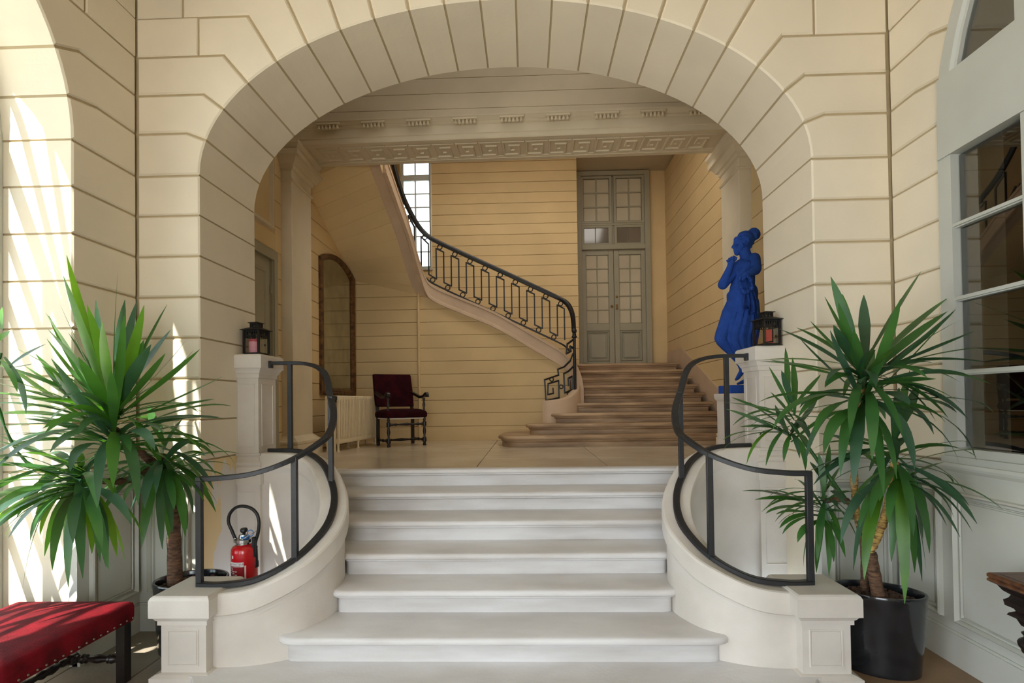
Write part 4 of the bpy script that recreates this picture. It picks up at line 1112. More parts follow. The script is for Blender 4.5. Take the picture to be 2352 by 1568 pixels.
# ------------------------------------------------------------ fire extinguisher
def extinguisher():
    cx, cy, z = -2.045, 3.70, .058; R = .088
    o = thing('fire_extinguisher', 'red fire extinguisher with a black hose inside the left parapet', 'extinguisher', (cx, cy, z))
    obj('cylinder', MB().lathe([(R*.9, 0), (R, .01), (R, .535), (R*.97, .558), (R*.86, .575), (R*.62, .587), (R*.5, .59)], (cx, cy, z), 32), 'extinguisher_red', o, True, 50)
    obj('head', MB().lathe([(.05, .585), (.05, .60), (.062, .605), (.062, .625), (.035, .632), (.03, .655)], (cx-.005, cy, z), 16), 'chrome', o, True, 40)
    obj('pin_cap', MB().lathe([(.03, .63), (.03, .645), (.012, .65)], (cx+.012, cy-.01, z), 14), 'plastic_blue', o)
    obj('button', MB().lathe([(.010, .645), (.010, .665), (.024, .675), (.026, .69), (.02, .70)], (cx-.002, cy, z), 14), 'rubber', o, True)
    obj('lever', MB().bar([(cx-.06, cy-.02, z+.612), (cx+.02, cy-.03, z+.635), (cx+.105, cy-.03, z+.685)], .028, .006), 'chrome', o)
    obj('safety_ring', MB().tube([(cx+.07+.022*math.cos(a), cy-.045, z+.675+.022*math.sin(a)) for a in seglerp(0, 2*math.pi*11/12, 11)], .003, 6, loop=True), 'plastic_blue', o, True)
    hp = [aty(x, y, cy) for x, y in ((541, 1238), (533, 1219), (525, 1199), (528, 1180), (541, 1166), (558, 1162), (577, 1167), (590, 1180), (595, 1199), (593, 1222), (588, 1240), (586, 1256))]
    obj('hose', MB().tube(catmull(hp, 4), .0115, 10), 'rubber', o, True)
    a, b = hp[-1], aty(587, 1302, cy)
    obj('nozzle', MB().lathe_axis([(.015, 0), (.018, .05), (.016, .1), (.018, .5), (.018, .68), (.021, .72), (.022, .97), (.018, 1)], a+Vector((0, 0, .01)), b, 14), 'rubber', o, True)
    obj('hose_ferrule', MB().lathe_axis([(.014, 0), (.014, 1)], a+Vector((0, 0, .012)), a-Vector((0, 0, .012)), 12), 'chrome', o, True)
    obj('hose_ferrule', MB().lathe_axis([(.015, 0), (.013, 1)], hp[0]-Vector((0, 0, .02)), hp[0]+Vector((0, 0, .008)), 12), 'chrome', o, True)
    obj('trigger', MB().cbox(cx+.068, cx+.092, cy-.03, cy+.0, z+.50, z+.64, .004), 'rubber', o)
    # printed label, wrapped on the cylinder; v = arc length to the right of the label centre, angle towards the camera
    base = math.atan2(-cy, -cx) - math.radians(22)
    def wrap(u, v, d): a = base+u/(R+d); return (cx+(R+d)*math.cos(a), cy+(R+d)*math.sin(a), z+v)
    def patch(nm, u0, u1, v0, v1, d, m):
        n = 10; mb = MB(); rings = [[wrap(u0+(u1-u0)*i/n, v, dd) for v, dd in ((v0, d-.0006), (v1, d-.0006), (v1, d), (v0, d))] for i in range(n+1)]
        return obj(nm, mb.loft(rings), m, o)
    lab = patch('label', -.080, .030, .25, .475, .0012, 'label_red')
    patch('label_band', -.080, .030, .447, .480, .0022, 'label_white'); patch('label_stripe', .034, .044, .27, .455, .0016, 'label_white')
    patch('label_tag', -.058, -.046, .505, .525, .0016, 'label_white')
    def text(body, u, v, size, m, d=.003):
        cu = bpy.data.curves.new('lettering', 'FONT'); cu.body = body; cu.size = size; cu.resolution_u = 2
        to = bpy.data.objects.new('tmp', cu); COL.objects.link(to); dg = bpy.context.evaluated_depsgraph_get()
        me = bpy.data.meshes.new_from_object(to.evaluated_get(dg)); bpy.data.objects.remove(to)
        for vt in me.vertices: vt.co = Vector(wrap(u+vt.co.x, v+vt.co.y, d))
        me.materials.clear(); me.materials.append(MATS[m]); return obj('lettering', me, None, o)
    text('EXTINCTEUR', -.078, .460, .0185, 'label_red')
    rnd = random.Random(4)                            # fine print, too small to read
    patch('fine_print', -.076, .010, .4495, .4535, .003, 'label_red')
    for k in range(7):
        u = -.060
        while u < .012:
            w_ = rnd.uniform(.006, .016); patch('fine_print', u, min(u+w_, .022), .436-.0115*k, .441-.0115*k, .0022, 'label_white'); u += w_+.004
            if rnd.random() < .25: break
    for k in range(5): patch('fine_print', -.076, -.068, .434-.017*k, .442-.017*k, .0022, 'label_white')
    for k in range(3): patch('fine_print', -.074, .022-.012*k, .318-.010*k, .322-.010*k, .0022, 'label_white')
    for i in range(2):
        patch('pictogram', -.070+.034*i, -.048+.034*i, .335, .362, .002, 'label_white')
        patch('pictogram_mark', -.064+.034*i, -.054+.034*i, .341, .354, .003, 'label_red')
extinguisher()

# ------------------------------------------------------------ blue statue and its pedestal
def blob(segs, voxel=.011, smooth=6, name='body'):
    mb = MB()
    for p0, p1, r0, r1 in segs:
        p0 = Vector(p0); p1 = Vector(p1); d = p1-p0; L = max(d.length, 1e-4)
        prof = []
        for k in range(5): a = math.pi/2*(k/4); prof.append((r0*math.sin(a), -r0*math.cos(a)/L))
        for k in range(5): a = math.pi/2*(k/4); prof.append((r1*math.cos(a), 1+r1*math.sin(a)/L))
        mb.lathe_axis(prof, p0, p0+d*(L/ max(d.length, 1e-4)) if d.length > 1e-4 else p0+Vector((0, 0, 1e-4)), 14)
    me = mb.mesh(name+'_raw'); t = bpy.data.objects.new('tmp', me); COL.objects.link(t)
    rm = t.modifiers.new('r', 'REMESH'); rm.mode = 'VOXEL'; rm.voxel_size = voxel
    sm = t.modifiers.new('s', 'SMOOTH'); sm.factor = .5; sm.iterations = smooth
    dg = bpy.context.evaluated_depsgraph_get(); m2 = bpy.data.meshes.new_from_object(t.evaluated_get(dg))
    bpy.data.objects.remove(t); m2.name = name
    for p in m2.polygons: p.use_smooth = True
    return m2
def statue():
    Y0 = 5.56; K = 3.732; U_ = Y0/1200/K
    def S(zx, zy, dy=0.0): return aty(1600+zx/K, 500+zy/K, Y0+dy)
    base_z = S(400, 1505).z
    o = thing('blue_statue', 'bright blue statue of a draped woman holding a wreath on a white pedestal', 'statue', (S(400, 1500).x, Y0, base_z))
    r = lambda v: v*U_
    M = 'blue_pigment'
    seg = []
    A = lambda a, b, ra, rb: seg.append((S(*a), S(*b), r(ra), r(rb)))
    # head and face in profile to the left
    A((408, 196), (392, 218), 66, 64); A((378, 245), (368, 268), 52, 40); A((352, 262), (348, 292), 30, 26); A((344, 300), (352, 306), 17, 17)
    A((328, 222), (310, 252), 11, 12); A((312, 254), (326, 258), 11, 12); A((346, 188), (338, 214), 28, 20); A((326, 214), (330, 220), 11, 11); A((332, 272), (323, 274), 11, 9); A((333, 285), (325, 286), 11, 9); A((340, 304), (346, 308), 18, 18)
    A((334, 236, -.030), (344, 238, -.042), 9, 9)
    A((396, 232, -.075), (400, 250, -.078), 10, 8)       # ear
    A((412, 280), (428, 372), 44, 52)
    # trunk
    A((385, 395), (478, 362), 46, 50); A((395, 420), (460, 410), 66, 66); A((395, 450), (378, 590), 76, 66); A((430, 450), (415, 600), 66, 62)
    A((345, 455, -.04), (350, 470, -.05), 42, 40); A((405, 450, -.06), (405, 462, -.065), 38, 36)
    # arm on the right of the picture: hand on the hip holding the wreath
    A((492, 352, -.02), (506, 436, -.12), 52, 46); A((504, 446, -.13), (415, 490, -.20), 44, 29); A((408, 493, -.20), (386, 505, -.21), 26, 22)
    for q in range(4): A((388-4*q, 502, -.195-.012*q), (376-3*q, 532+3*q, -.20-.012*q), 9, 7)
    A((400, 510, -.22), (398, 534, -.23), 9, 7)
    # arm on the left: elbow out, hand to the chin
    A((372, 405, -.02), (228, 566, -.06), 48, 43); A((226, 572, -.06), (284, 428, -.10), 42, 26); A((286, 420, -.10), (300, 378, -.10), 26, 26)
    for q, (fx, fy) in enumerate(((262, 366), (278, 350), (297, 338), (318, 330))):
        A((280+11*q, 392-5*q, -.10-.004*q), (fx, fy, -.118+.004*q), 9.5, 8.5); A((fx, fy, -.118+.004*q), (fx+20, fy-2+4*q, -.150+.012*q), 8.5, 7)
    A((318, 372, -.10), (338, 358, -.115), 10, 8.5); A((338, 358, -.115), (343, 338, -.12), 8.5, 7)
    # legs and feet
    A((400, 640), (300, 820), 90, 80); A((430, 640), (440, 1000), 90, 64); A((300, 820), (205, 1030, -.08), 80, 50); A((208, 1040, -.08), (372, 1240, .0), 46, 28)
    A((440, 1000), (432, 1320), 58, 30)
    A((378, 1245), (398, 1300), 32, 30); A((400, 1300), (352, 1372, -.02), 26, 17); A((352, 1372, -.02), (338, 1386, -.03), 15, 12)
    A((436, 1320), (448, 1385), 30, 28); A((445, 1388), (378, 1414, -.05), 24, 15); A((378, 1414, -.05), (352, 1422, -.06), 14, 10)
    obj('figure', blob(seg, .0058, 4, 'figure'), M, o)
    # hair
    seg = []
    A((415, 182), (412, 200), 70, 62); A((440, 200), (446, 240), 48, 30)
    random.seed(3)
    for k in range(22):
        a = 2*math.pi*k/22*5; b = random.uniform(0, 6.28)
        x = 492+36*math.cos(a); y = 136+36*math.sin(a); A((x, y, .03*math.sin(b)), (x+6, y+5, .03*math.sin(b)), 17, 15)
    A((488, 138), (496, 136), 38, 38); A((452, 168), (470, 155), 22, 22)
    for k in range(70):                                # waves of hair over the crown
        a = random.uniform(-2.9, .5); b = random.uniform(-1.2, 1.2)
        x = 414+68*math.cos(a)*math.cos(b); y = 190+66*math.sin(a)*math.cos(b)
        if x < 352 and y > 196: continue
        A((x, y, -.085*math.sin(b)), (x+5, y+4, -.085*math.sin(b)), 13, 11)
    obj('hair', blob(seg, .0075, 2, 'hair'), M, o)
    # wreath
    mb = MB(); c = S(425, 572, -.22)
    for k in range(44):
        a = 2*math.pi*k/44; p = c+Vector((r(46)*math.cos(a), .01*math.sin(3*a), r(62)*math.sin(a)))
        mb.sphere(tuple(p+Vector((random.uniform(-.006, .006), random.uniform(-.012, .012), random.uniform(-.006, .006)))), r(random.uniform(9, 15)), 6, 4)
    obj('wreath', mb, M, o, True, 80)
    # draped skirt: silhouette loft with pleats
    rows = [(388, 372, 452, 46), (420, 342, 478, 64), (470, 312, 482, 80), (520, 305, 482, 76), (590, 285, 480, 80), (620, 278, 484, 86), (655, 264, 500, 96), (720, 268, 522, 104), (780, 252, 528, 108), (850, 222, 530, 112), (920, 190, 534, 114), (980, 168, 524, 112), (1030, 161, 516, 106), (1080, 178, 510, 98), (1130, 228, 500, 86), (1180, 288, 484, 74), (1230, 336, 468, 62), (1262, 352, 460, 54)]
    def rowat(z):
        for a, b in zip(rows, rows[1:]):
            if a[0] <= z <= b[0]:
                t = (z-a[0])/(b[0]-a[0]); return [a[i]+(b[i]-a[i])*t for i in range(1, 4)]
        return rows[-1][1:]
    rings = []; N = 96
    for k in range(72):
        zy = 388+(1262-388)*k/71; l_, r_, d_ = rowat(zy); cxp, hw = (l_+r_)/2, (r_-l_)/2
        amp = max(0, min(1, (zy-600)/250)); ring = []
        for j in range(N):
            a = 2*math.pi*j/N
            ca, sa = math.cos(a), math.sin(a)
            side = .5+.5*ca                              # pleats gather towards the right of the picture
            ph = 2.2*math.sin((zy-600)/230)*(0.5+side)
            f = 1+amp*(.018+.035*side)*math.sin(17*a+ph)+amp*(.012+.03*side)*math.sin(29*a+1.7*ph+.6*math.sin(zy/90))+amp*.016*math.sin(47*a+2*ph)
            if zy < 600: f = 1+.022*math.sin(19*a+1.5*math.sin(zy/70))+.012*math.sin(37*a+zy/60)
            edge = 1 if abs(ca) < .93 else .7
            f = 1+(f-1)*edge
            p = S(cxp+hw*ca*f, zy, 0); p.y = Y0+r(d_)*1.15*sa*f-(.03 if zy < 640 else .0)
            ring.append(p)
        rings.append(ring)
    obj('skirt', MB().loft(rings), M, o, True, 70)
    # overfold falling from the hip in zigzag folds
    rings = []
    for k in range(30):
        t = k/29; ring = []
        for j in range(25):
            u = j/24
            x = 392+u*(95+58*math.sin(min(t*1.9, 1.57))); zy = 598+t*(170+150*u-120*abs(((u*3.2) % 1)-.5)*t)
            xx = x+12*math.sin(u*17+t*3)*t
            p = S(xx, zy, -.155*math.sqrt(max(.0, 1-((min(xx, 545)-395)/155)**2))-.045+.024*math.sin(u*24+t*2)*(.3+t))
            ring.append(p)
        rings.append(ring)
    mb = MB(); b2 = [[p+Vector((0, .012, 0)) for p in rg] for rg in rings]
    mb.loft([a+b[::-1] for a, b in zip(rings, b2)])
    obj('overfold', mb, M, o, True, 60)
    c0 = S(400, 1435); w_ = r(160)
    mb = MB().cbox(c0.x-w_, c0.x+w_, Y0-.17, Y0+.17, base_z, c0.z, .006); obj('base', mb, M, o)
    # pedestal
    xa, xb, ya, yb_ = c0.x-.205, c0.x+.205, Y0-.20, Y0+.20
    pz = base_z
    p = thing('statue_pedestal', 'plain white block pedestal under the blue statue', 'pedestal', (c0.x, Y0, LZ))
    obj('block', ring_box(MB(), xa, xb, ya, yb_, [(0, LZ), (0, pz-.07)]), 'white_stone', p)
    obj('cap', ring_box(MB(), xa, xb, ya, yb_, [(0, pz-.075), (.012, pz-.065), (.02, pz-.05), (.024, pz-.03), (.024, pz-.004), (.02, pz)]), 'white_stone', p, True, 35)
    obj('foot', ring_box(MB(), xa, xb, ya, yb_, [(.02, LZ), (.02, LZ+.06), (.008, LZ+.075), (0, LZ+.08)]), 'white_stone', p, True, 35)
statue()

# ------------------------------------------------------------ armchair in the hall
def chair():
    c = Vector((-1.89, 7.73, LZ)); ang = math.radians(35); Rm = Matrix.Rotation(ang, 3, 'Z')
    o = thing('armchair', 'high-backed armchair in dark red velvet with turned dark wooden legs', 'chair', c)
    def W(p): return Rm @ Vector(p) + c
    def part(nm, mb, m, sm=False, ang_=40):
        mb.v = [tuple(W(p)) for p in mb.v]; return obj(nm, mb, m, o, sm, ang_)
    hw, hd = .305, .255     # half width and depth; front = -y
    # seat
    mb = MB(); rows = []
    for d, z in ((.01, .415), (.0, .43), (-.004, .46), (.0, .49), (.02, .515), (.07, .535), (.15, .545)):
        rows.append([(-hw+d, -hd+d, z), (0, -hd+d*.9-.004, z), (hw-d, -hd+d, z), (hw-d, 0, z), (hw-d, hd-d, z), (0, hd-d, z), (-hw+d, hd-d, z), (-hw+d, 0, z)])
    part('seat', mb.loft(rows), 'velvet_dark', True, 50)
    part('seat_lining', MB().cbox(-hw+.02, hw-.02, -hd+.02, hd-.02, .395, .418, .008), 'linen')
    # back: raked panel
    def bk(z): return hd-.02+(z-.5)*.24
    mb = MB(); rings = []
    for z, d in ((.575, .02), (.585, .0), (.8, -.004), (1.06, .0), (1.075, .012)):
        y = bk(z); rings.append([(-hw+.01+d, y-.04+d, z), (hw-.01-d, y-.04+d, z), (hw-.01-d, y+.03-d, z), (-hw+.01+d, y+.03-d, z)])
    part('backrest', mb.loft(rings), 'velvet_dark', True, 50)
    # legs
    for s in (-1, 1):
        part('leg', MB().bar([(s*(hw-.03), hd-.03, 0), (s*(hw-.03), hd-.03, .42), (s*(hw-.03), bk(.6), .6)], .042, .042), 'ebony')
        prof = [(.022, 0), (.027, .015), (.022, .035), (.013, .045), (.02, .05), (.029, .055), (.029, .115), (.016, .125), (.013, .15), (.024, .21), (.016, .27), (.014, .285), (.029, .29), (.029, .35), (.015, .36), (.022, .385), (.015, .41), (.02, .42)]
        part('leg', MB().lathe([(r_*1.05, z) for r_, z in prof], (s*(hw-.03), -hd+.03, 0), 12), 'ebony', True)
        # arm: turned post and scrolled rest
        part('arm_post', MB().lathe([(.02, .52), (.014, .55), (.022, .60), (.013, .65), (.018, .67), (.02, .70)], (s*(hw-.03), -hd+.04, 0), 12), 'ebony', True)
        ap = catmull([(s*(hw-.02), bk(.82), .80), (s*(hw-.01), .08, .745), (s*(hw-.01), -.06, .715), (s*(hw-.01), -hd+.08, .73), (s*(hw-.01), -hd+.0, .765), (s*(hw-.01), -hd-.035, .75), (s*(hw-.01), -hd-.035, .715)], 5)
        part('armrest', MB().sweep(ap, [(-.022, -.018), (.022, -.018), (.026, .0), (.02, .018), (-.02, .018), (-.026, .0)], vertical=False), 'ebony', True)
        tp = [(.014, 0), (.022, .06), (.014, .1), (.022, .16), (.012, .24), (.02, .42), (.024, .5), (.02, .58), (.012, .76), (.022, .84), (.014, .9), (.022, .94), (.014, 1)]
        part('stretcher', MB().lathe_axis(tp, (s*(hw-.03), -hd+.05, .085), (s*(hw-.03), hd-.05, .085), 10), 'ebony', True)
    part('stretcher', MB().lathe_axis(tp, (-hw+.05, -hd+.03, .32), (hw-.05, -hd+.03, .32), 10), 'ebony', True)
    part('stretcher', MB().lathe_axis(tp, (-hw+.05, 0, .085), (hw-.05, 0, .085), 10), 'ebony', True)
chair()

# ------------------------------------------------------------ radiator
def radiator():
    o = thing('cast_iron_radiator', 'long cream cast iron radiator under the mirror', 'radiator', (-2.45, 7.35, LZ))
    p0 = Vector((-2.56, 6.78, LZ)); p1 = Vector((-2.43, 7.98, LZ)); n = 27
    d = (p1-p0); L = d.length; t = d/L; s = Vector((t.y, -t.x, 0))
    h0, h1 = .10, .735
    mb = MB()
    for a in (-.085, -.03, .03, .085):
        mb.cbox(a-.019, a+.019, -.013, .013, .06, h1-h0-.05, .006)
    mb.cbox(-.104, .104, -.018, .018, 0, .07, .012); mb.cbox(-.104, .104, -.018, .018, h1-h0-.06, h1-h0, .012)
    me = mb.mesh('radiator_section')
    for k in range(n):
        q = obj('radiator_section', me, 'radiator', o); P = p0+t*(L*k/(n-1))
        q.location = (P.x, P.y, LZ+h0); q.rotation_euler = (0, 0, math.atan2(s.y, s.x))
    for k in (0, 13, n-1):
        P = p0+t*(L*k/(n-1))
        for sg in (-1, 1):
            mb = MB(); b = P+s*(.075*sg); mb.lathe([(.026, 0), (.016, .02), (.014, .06), (.024, .12)], (b.x, b.y, LZ), 8); obj('foot', mb, 'radiator', o, True)
    v = p0-t*.05
    obj('supply_pipe', MB().tube([v+s*.05+Vector((0, 0, z)) for z in (0, .66)], .014, 10), 'radiator', o, True)
    obj('valve', MB().lathe([(.018, .64), (.026, .65), (.026, .675), (.034, .68), (.036, .71), (.03, .73)], tuple(v+s*.05), 12), 'iron_dark', o, True)
    obj('supply_elbow', MB().tube([v+s*.05+Vector((0, 0, .66)), p0+s*.05+Vector((0, 0, .69))], .014, 8), 'radiator', o, True)
radiator()

# ------------------------------------------------------------ mirror on the left wall of the hall
def mirror():
    ya, yb_, z0, zc = 7.12, 8.52, 1.78, 3.70
    o = thing('tall_mirror', 'tall arched mirror in a worn gilt frame above the radiator', 'mirror', (HXL, (ya+yb_)/2, z0))
    def outline(d):
        pts = [(ya+d, z0+d), (yb_-d, z0+d), (yb_-d, zc-d*.6)]
        for k in range(1, 12):
            t = k/12; y = yb_-d-(yb_-ya-2*d)*t; pts.append((y, zc-d*.6+(.17-d*.2)*math.sin(math.pi*t)**.8))
        pts.append((ya+d, zc-d*.6)); return pts
    X = HXL+.0
    mb = MB(); mb.loft([[(X+h, y, z) for y, z in outline(d)] for d, h in ((0, 0), (0, .035), (.012, .05), (.03, .055), (.04, .046), (.055, .05), (.07, .04), (.085, .03), (.095, .02), (.10, .008))], caps=False)
    obj('frame', mb, 'gilt', o, True, 30)
    mb = MB(); mb.loft([[(X+.004, y, z) for y, z in outline(.095)], [(X+.010, y, z) for y, z in outline(.095)]]); obj('looking_glass', mb, 'mirror_glass', o)
mirror()
# ------------------------------------------------------------ potted yuccas
def leaf_mesh(root, tip, width, bulge, rnd, side_hint=None, fold=.0, n=9):
    root = Vector(root); tip = Vector(tip); d = tip-root; L = d.length
    ctl = root+d*.5+Vector(bulge)
    pts = [root*(1-t)**2+ctl*(2*t*(1-t))+tip*t*t for t in seglerp(0, 1, n)]
    mb = MB(); b = len(mb.v)
    roll = rnd.uniform(-.5, .5)
    prev = None; rows = []
    for i, p in enumerate(pts):
        t = i/n
        tg = (pts[min(i+1, n)]-pts[max(i-1, 0)]).normalized()
        if prev is None:
            s = tg.cross(Vector((0, 0, 1)))
            if s.length < .25: s = tg.cross(Vector((rnd.uniform(-1, 1), -1, .2)))
            s.normalize(); s = Matrix.Rotation(roll, 3, tg) @ s
        else:
            s = (prev-tg*prev.dot(tg)).normalized()
        prev = s; u = s.cross(tg)
        w_ = width*(.30+.70*min(1, t/.55)**1.1)*(max(0.0, 1-t**3.4))**.8
        w_ = max(w_, .0012)
        crease = .22*w_*(1-.6*t)
        rows.append([p-s*w_+u*crease, p-u*.0, p+s*w_+u*crease])
    for r_ in rows: mb.v += [tuple(q) for q in r_]
    for i in range(n):
        a = i*3; mb.f += [(a, a+1, a+4, a+3), (a+1, a+2, a+5, a+4)]
    return mb
def yucca(name, label, pot_c, heads, trunks, seed, loc, build_pot):
    rnd = random.Random(seed)
    o = thing(name, label, 'plant', loc, 'potted yuccas beside the steps')
    build_pot(o)
    for path, rad, m in trunks:
        C = catmull(path, 5); n = len(C)
        rr = [rad[0]+(rad[1]-rad[0])*i/(n-1)+rnd.uniform(-.002, .002)+.003*(i % 2) for i in range(n)]
        obj('trunk', MB().tube(C, rr, 12), m, o, True, 60)
    for h in heads:
        root, Yr, tips, wid, nrand, spread = h
        R_ = aty(root[0], root[1], Yr)
        mats = ('leaf', 'leaf', 'leaf_blue', 'leaf_light')
        for tip in tips:
            tx, ty, dY, bul = tip[:4]
            T_ = aty(tx, ty, Yr+dY)
            rs = R_+Vector((rnd.uniform(-.02, .02), rnd.uniform(-.02, .02), (.06 if T_.z > R_.z+.1 else -.07)+rnd.uniform(-.06, .06)))
            L = (T_-rs).length
            b = Vector((0, 0, bul*L)) + Vector((0, rnd.uniform(-.04, .02), 0))
            if T_.z < R_.z-.05:      # drooping leaf: goes out first, then falls
                b += Vector(((T_.x-rs.x)*.32, (T_.y-rs.y)*.32, 0))
            mm = 'leaf_light' if (len(tip) > 4 and tip[4] == 'l') else ('leaf_blue' if (len(tip) > 4 and tip[4] == 'b') else rnd.choice(mats[:3]))
            obj('leaf', leaf_mesh(rs, T_, wid*rnd.uniform(.8, 1.12), b, rnd), mm, o, True, 80)
        for k in range(nrand):
            az = rnd.uniform(0, 2*math.pi); el = rnd.uniform(*spread[1]); L = spread[0]*rnd.uniform(.7, 1.0)
            dr = Vector((math.cos(az)*math.cos(el), math.sin(az)*math.cos(el), math.sin(el)))
            T_ = R_+dr*L
            T_.x = max(min(T_.x, spread[2][1]), spread[2][0]); T_.y = max(min(T_.y, spread[3][1]), spread[3][0])
            if T_.x < -2.84: T_.y = min(T_.y, 3.14)
            b = Vector((dr.x*.15*L, dr.y*.15*L, .22*L if el < .3 else .05*L))
            obj('leaf', leaf_mesh(R_+Vector((0, 0, rnd.uniform(-.13, .08))), T_, wid*rnd.uniform(.75, 1.0), b, rnd), rnd.choice(mats[:3]), o, True, 80)
    return o

def pebbles(o, cx, cy, z, ax, ay, n, size, m, seed, rot=0.0):
    rnd = random.Random(seed); mb = MB()
    for k in range(n):
        a = rnd.uniform(0, 6.283); q = math.sqrt(rnd.random())*.95; s = size*rnd.uniform(.7, 1.2)
        x, y = ax*q*math.cos(a), ay*q*math.sin(a)
        x, y = x*math.cos(rot)-y*math.sin(rot), x*math.sin(rot)+y*math.cos(rot)
        mb.sphere((cx+x, cy+y, z+rnd.uniform(-.004, .008)), s, 6, 4, 1, .8, .7)
    p = obj('pebbles', mb, m, o, True, 80); p['kind'] = 'stuff'
def oval_pot(cx, cy, ax, ay, rot, h, taper, m='pot_glaze'):
    def f(o):
        rings = lambda prof: [[(cx+(ax*s)*math.cos(a)*math.cos(rot)-(ay*s)*math.sin(a)*math.sin(rot), cy+(ax*s)*math.cos(a)*math.sin(rot)+(ay*s)*math.sin(a)*math.cos(rot), z) for a in [2*math.pi*k/48 for k in range(48)]] for s, z in prof]
        prof = [(taper*.97, 0), (taper, .008), (taper*1.0, .02), (taper+(1-taper)*.5, h*.5), (.985, h-.03), (1.0, h-.02), (1.0, h-.006), (.985, h), (.93, h), (.915, h-.006), (.90, h-.05)]
        mb = MB().loft(rings(prof)); obj('pot', mb, m, o, True, 50)
        mb = MB().loft(rings([(.9, h-.075), (.9, h-.05), (.5, h-.042)])); obj('soil', mb, 'soil', o)
        pebbles(o, cx, cy, h-.045, ax*.86, ay*.86, 220, .016, 'pebble', 5, rot)
    return f
# left plant
LP = Vector((-2.30, 3.50, 0))
t0 = aty(402, 1345, 3.47); t1 = aty(400, 1240, 3.47); t2 = aty(396, 1150, 3.46); t3 = aty(380, 1100, 3.42); t4 = aty(355, 1065, 3.35); t5 = aty(300, 1020, 3.2); t6 = aty(262, 985, 3.12)
U_ = .10
h1 = ((262, 985), 3.10, [(153, 586, -.1, .02, 'l'), (145, 632, -.25, .03, 'l'), (271, 622, .05, .0), (105, 718, -.3, .03, 'l'), (111, 757, -.45, .05), (138, 699, -.1, .02, 'b'), (220, 690, .15, .02, 'b'), (314, 692, .2, .02, 'b'), (287, 688, .25, .02, 'b'),
     (331, 701, -.2, .02, 'l'), (384, 699, .2, .05), (392, 757, .25, .05), (331, 780, -.1, .02), (347, 791, -.2, .04, 'b'), (157, 764, .0, .03, 'b'), (358, 841, .3, .02), (388, 868, .3, .05), (200, 700, -.35, .02, 'l'), (235, 740, -.45, .0, 'l'), (180, 820, -.5, .05),
     (-20, 864, -.35, .10, 'l'), (8, 787, -.1, .08), (-10, 980, -.35, .14, 'b'), (-20, 950, -.1, .10), (50, 954, .0, .12, 'b'), (57, 961, -.2, .12), (69, 856, .0, .06), (-30, 900, -.2, .10), (-15, 1040, -.3, .16), (-25, 915, -.4, .10), (-20, 1000, -.45, .14, 'b'), (20, 1030, -.4, .16), (35, 890, -.2, .08, 'l'), (-30, 830, -.3, .06), (70, 915, -.45, .10), (40, 1000, -.15, .12), (-25, 1075, -.2, .15), (95, 1000, -.5, .16, 'b'), (130, 880, -.4, .08),
     (377, 994, -.35, .22, 'b'), (356, 1034, -.45, .22, 'b'), (515, 962, .15, .15), (505, 958, .3, .18), (455, 979, .3, .2), (494, 1051, .2, .28), (484, 1030, .25, .25), (541, 1066, .2, .25), (420, 920, .2, .1), (161, 1082, -.45, .28, 'b'), (226, 1160, -.5, .28, 'b'), (318, 1160, -.5, .26, 'b'), (260, 1120, -.5, .24)],
     .034, 40, (.78, (-.25, 1.1), (-3.35, -1.9), (2.4, 3.72)))
h2 = ((185, 1085), 2.95, [(50, 1367, -.15, .3), (69, 1242, -.2, .25), (99, 1129, -.3, .2, 'b'), (157, 1349, -.25, .3), (154, 1290, -.1, .3, 'l'), (190, 1328, -.2, .32, 'b'), (168, 1247, -.3, .25), (235, 1261, -.3, .25), (244, 1304, -.2, .25, 'b'), (211, 1271, -.1, .2, 'l'), (269, 1278, -.1, .25, 'l'), (287, 1286, .05, .25, 'l'), (302, 1204, -.3, .22), (10, 1238, -.1, .2), (92, 1230, .0, .2, 'l'), (-10, 1190, -.2, .2), (-20, 1120, -.1, .15), (-20, 1060, -.2, .14), (-15, 1150, .1, .12), (120, 1310, .1, .25, 'b'), (30, 1180, .0, .2), (-25, 1010, -.3, .1), (60, 1040, -.3, .15, 'l'), (-30, 1235, .0, .2, 'l'), (15, 1090, -.5, .15)],
     .034, 40, (.72, (-.9, .35), (-3.35, -2.2), (2.4, 3.15)))
h3 = ((372, 1050), 3.32, [(325, 1258, -.3, .2), (332, 1167, -.35, .2, 'b'), (373, 1261, -.25, .22), (388, 1238, -.1, .2), (426, 1233, -.15, .2), (396, 1223, -.2, .18), (444, 1182, -.05, .2), (456, 1095, .05, .2), (300, 1180, -.1, .15), (440, 1120, -.15, .2), (400, 1170, -.2, .1), (350, 1220, .0, .15), (415, 1200, .1, .18), (430, 1215, -.1, .2), (285, 1150, .0, .1), (470, 1010, .1, .2), (455, 1040, .2, .2), (340, 930, .2, .0), (420, 960, .2, .05)],
     .033, 30, (.55, (-.9, .4), (-2.75, -1.95), (2.9, 3.72)))
h4 = ((2, 800), 2.75, [(5, 705, .0, 0, 'l'), (22, 760, .05, .02, 'l'), (-30, 740, 0, 0, 'l'), (75, 835, .1, .06), (105, 790, .2, .05), (60, 950, .1, .1, 'b'), (40, 900, -.1, .1)], .022, 0, (.4, (0, 1), (-3.3, -2.3), (2.5, 3.2)))
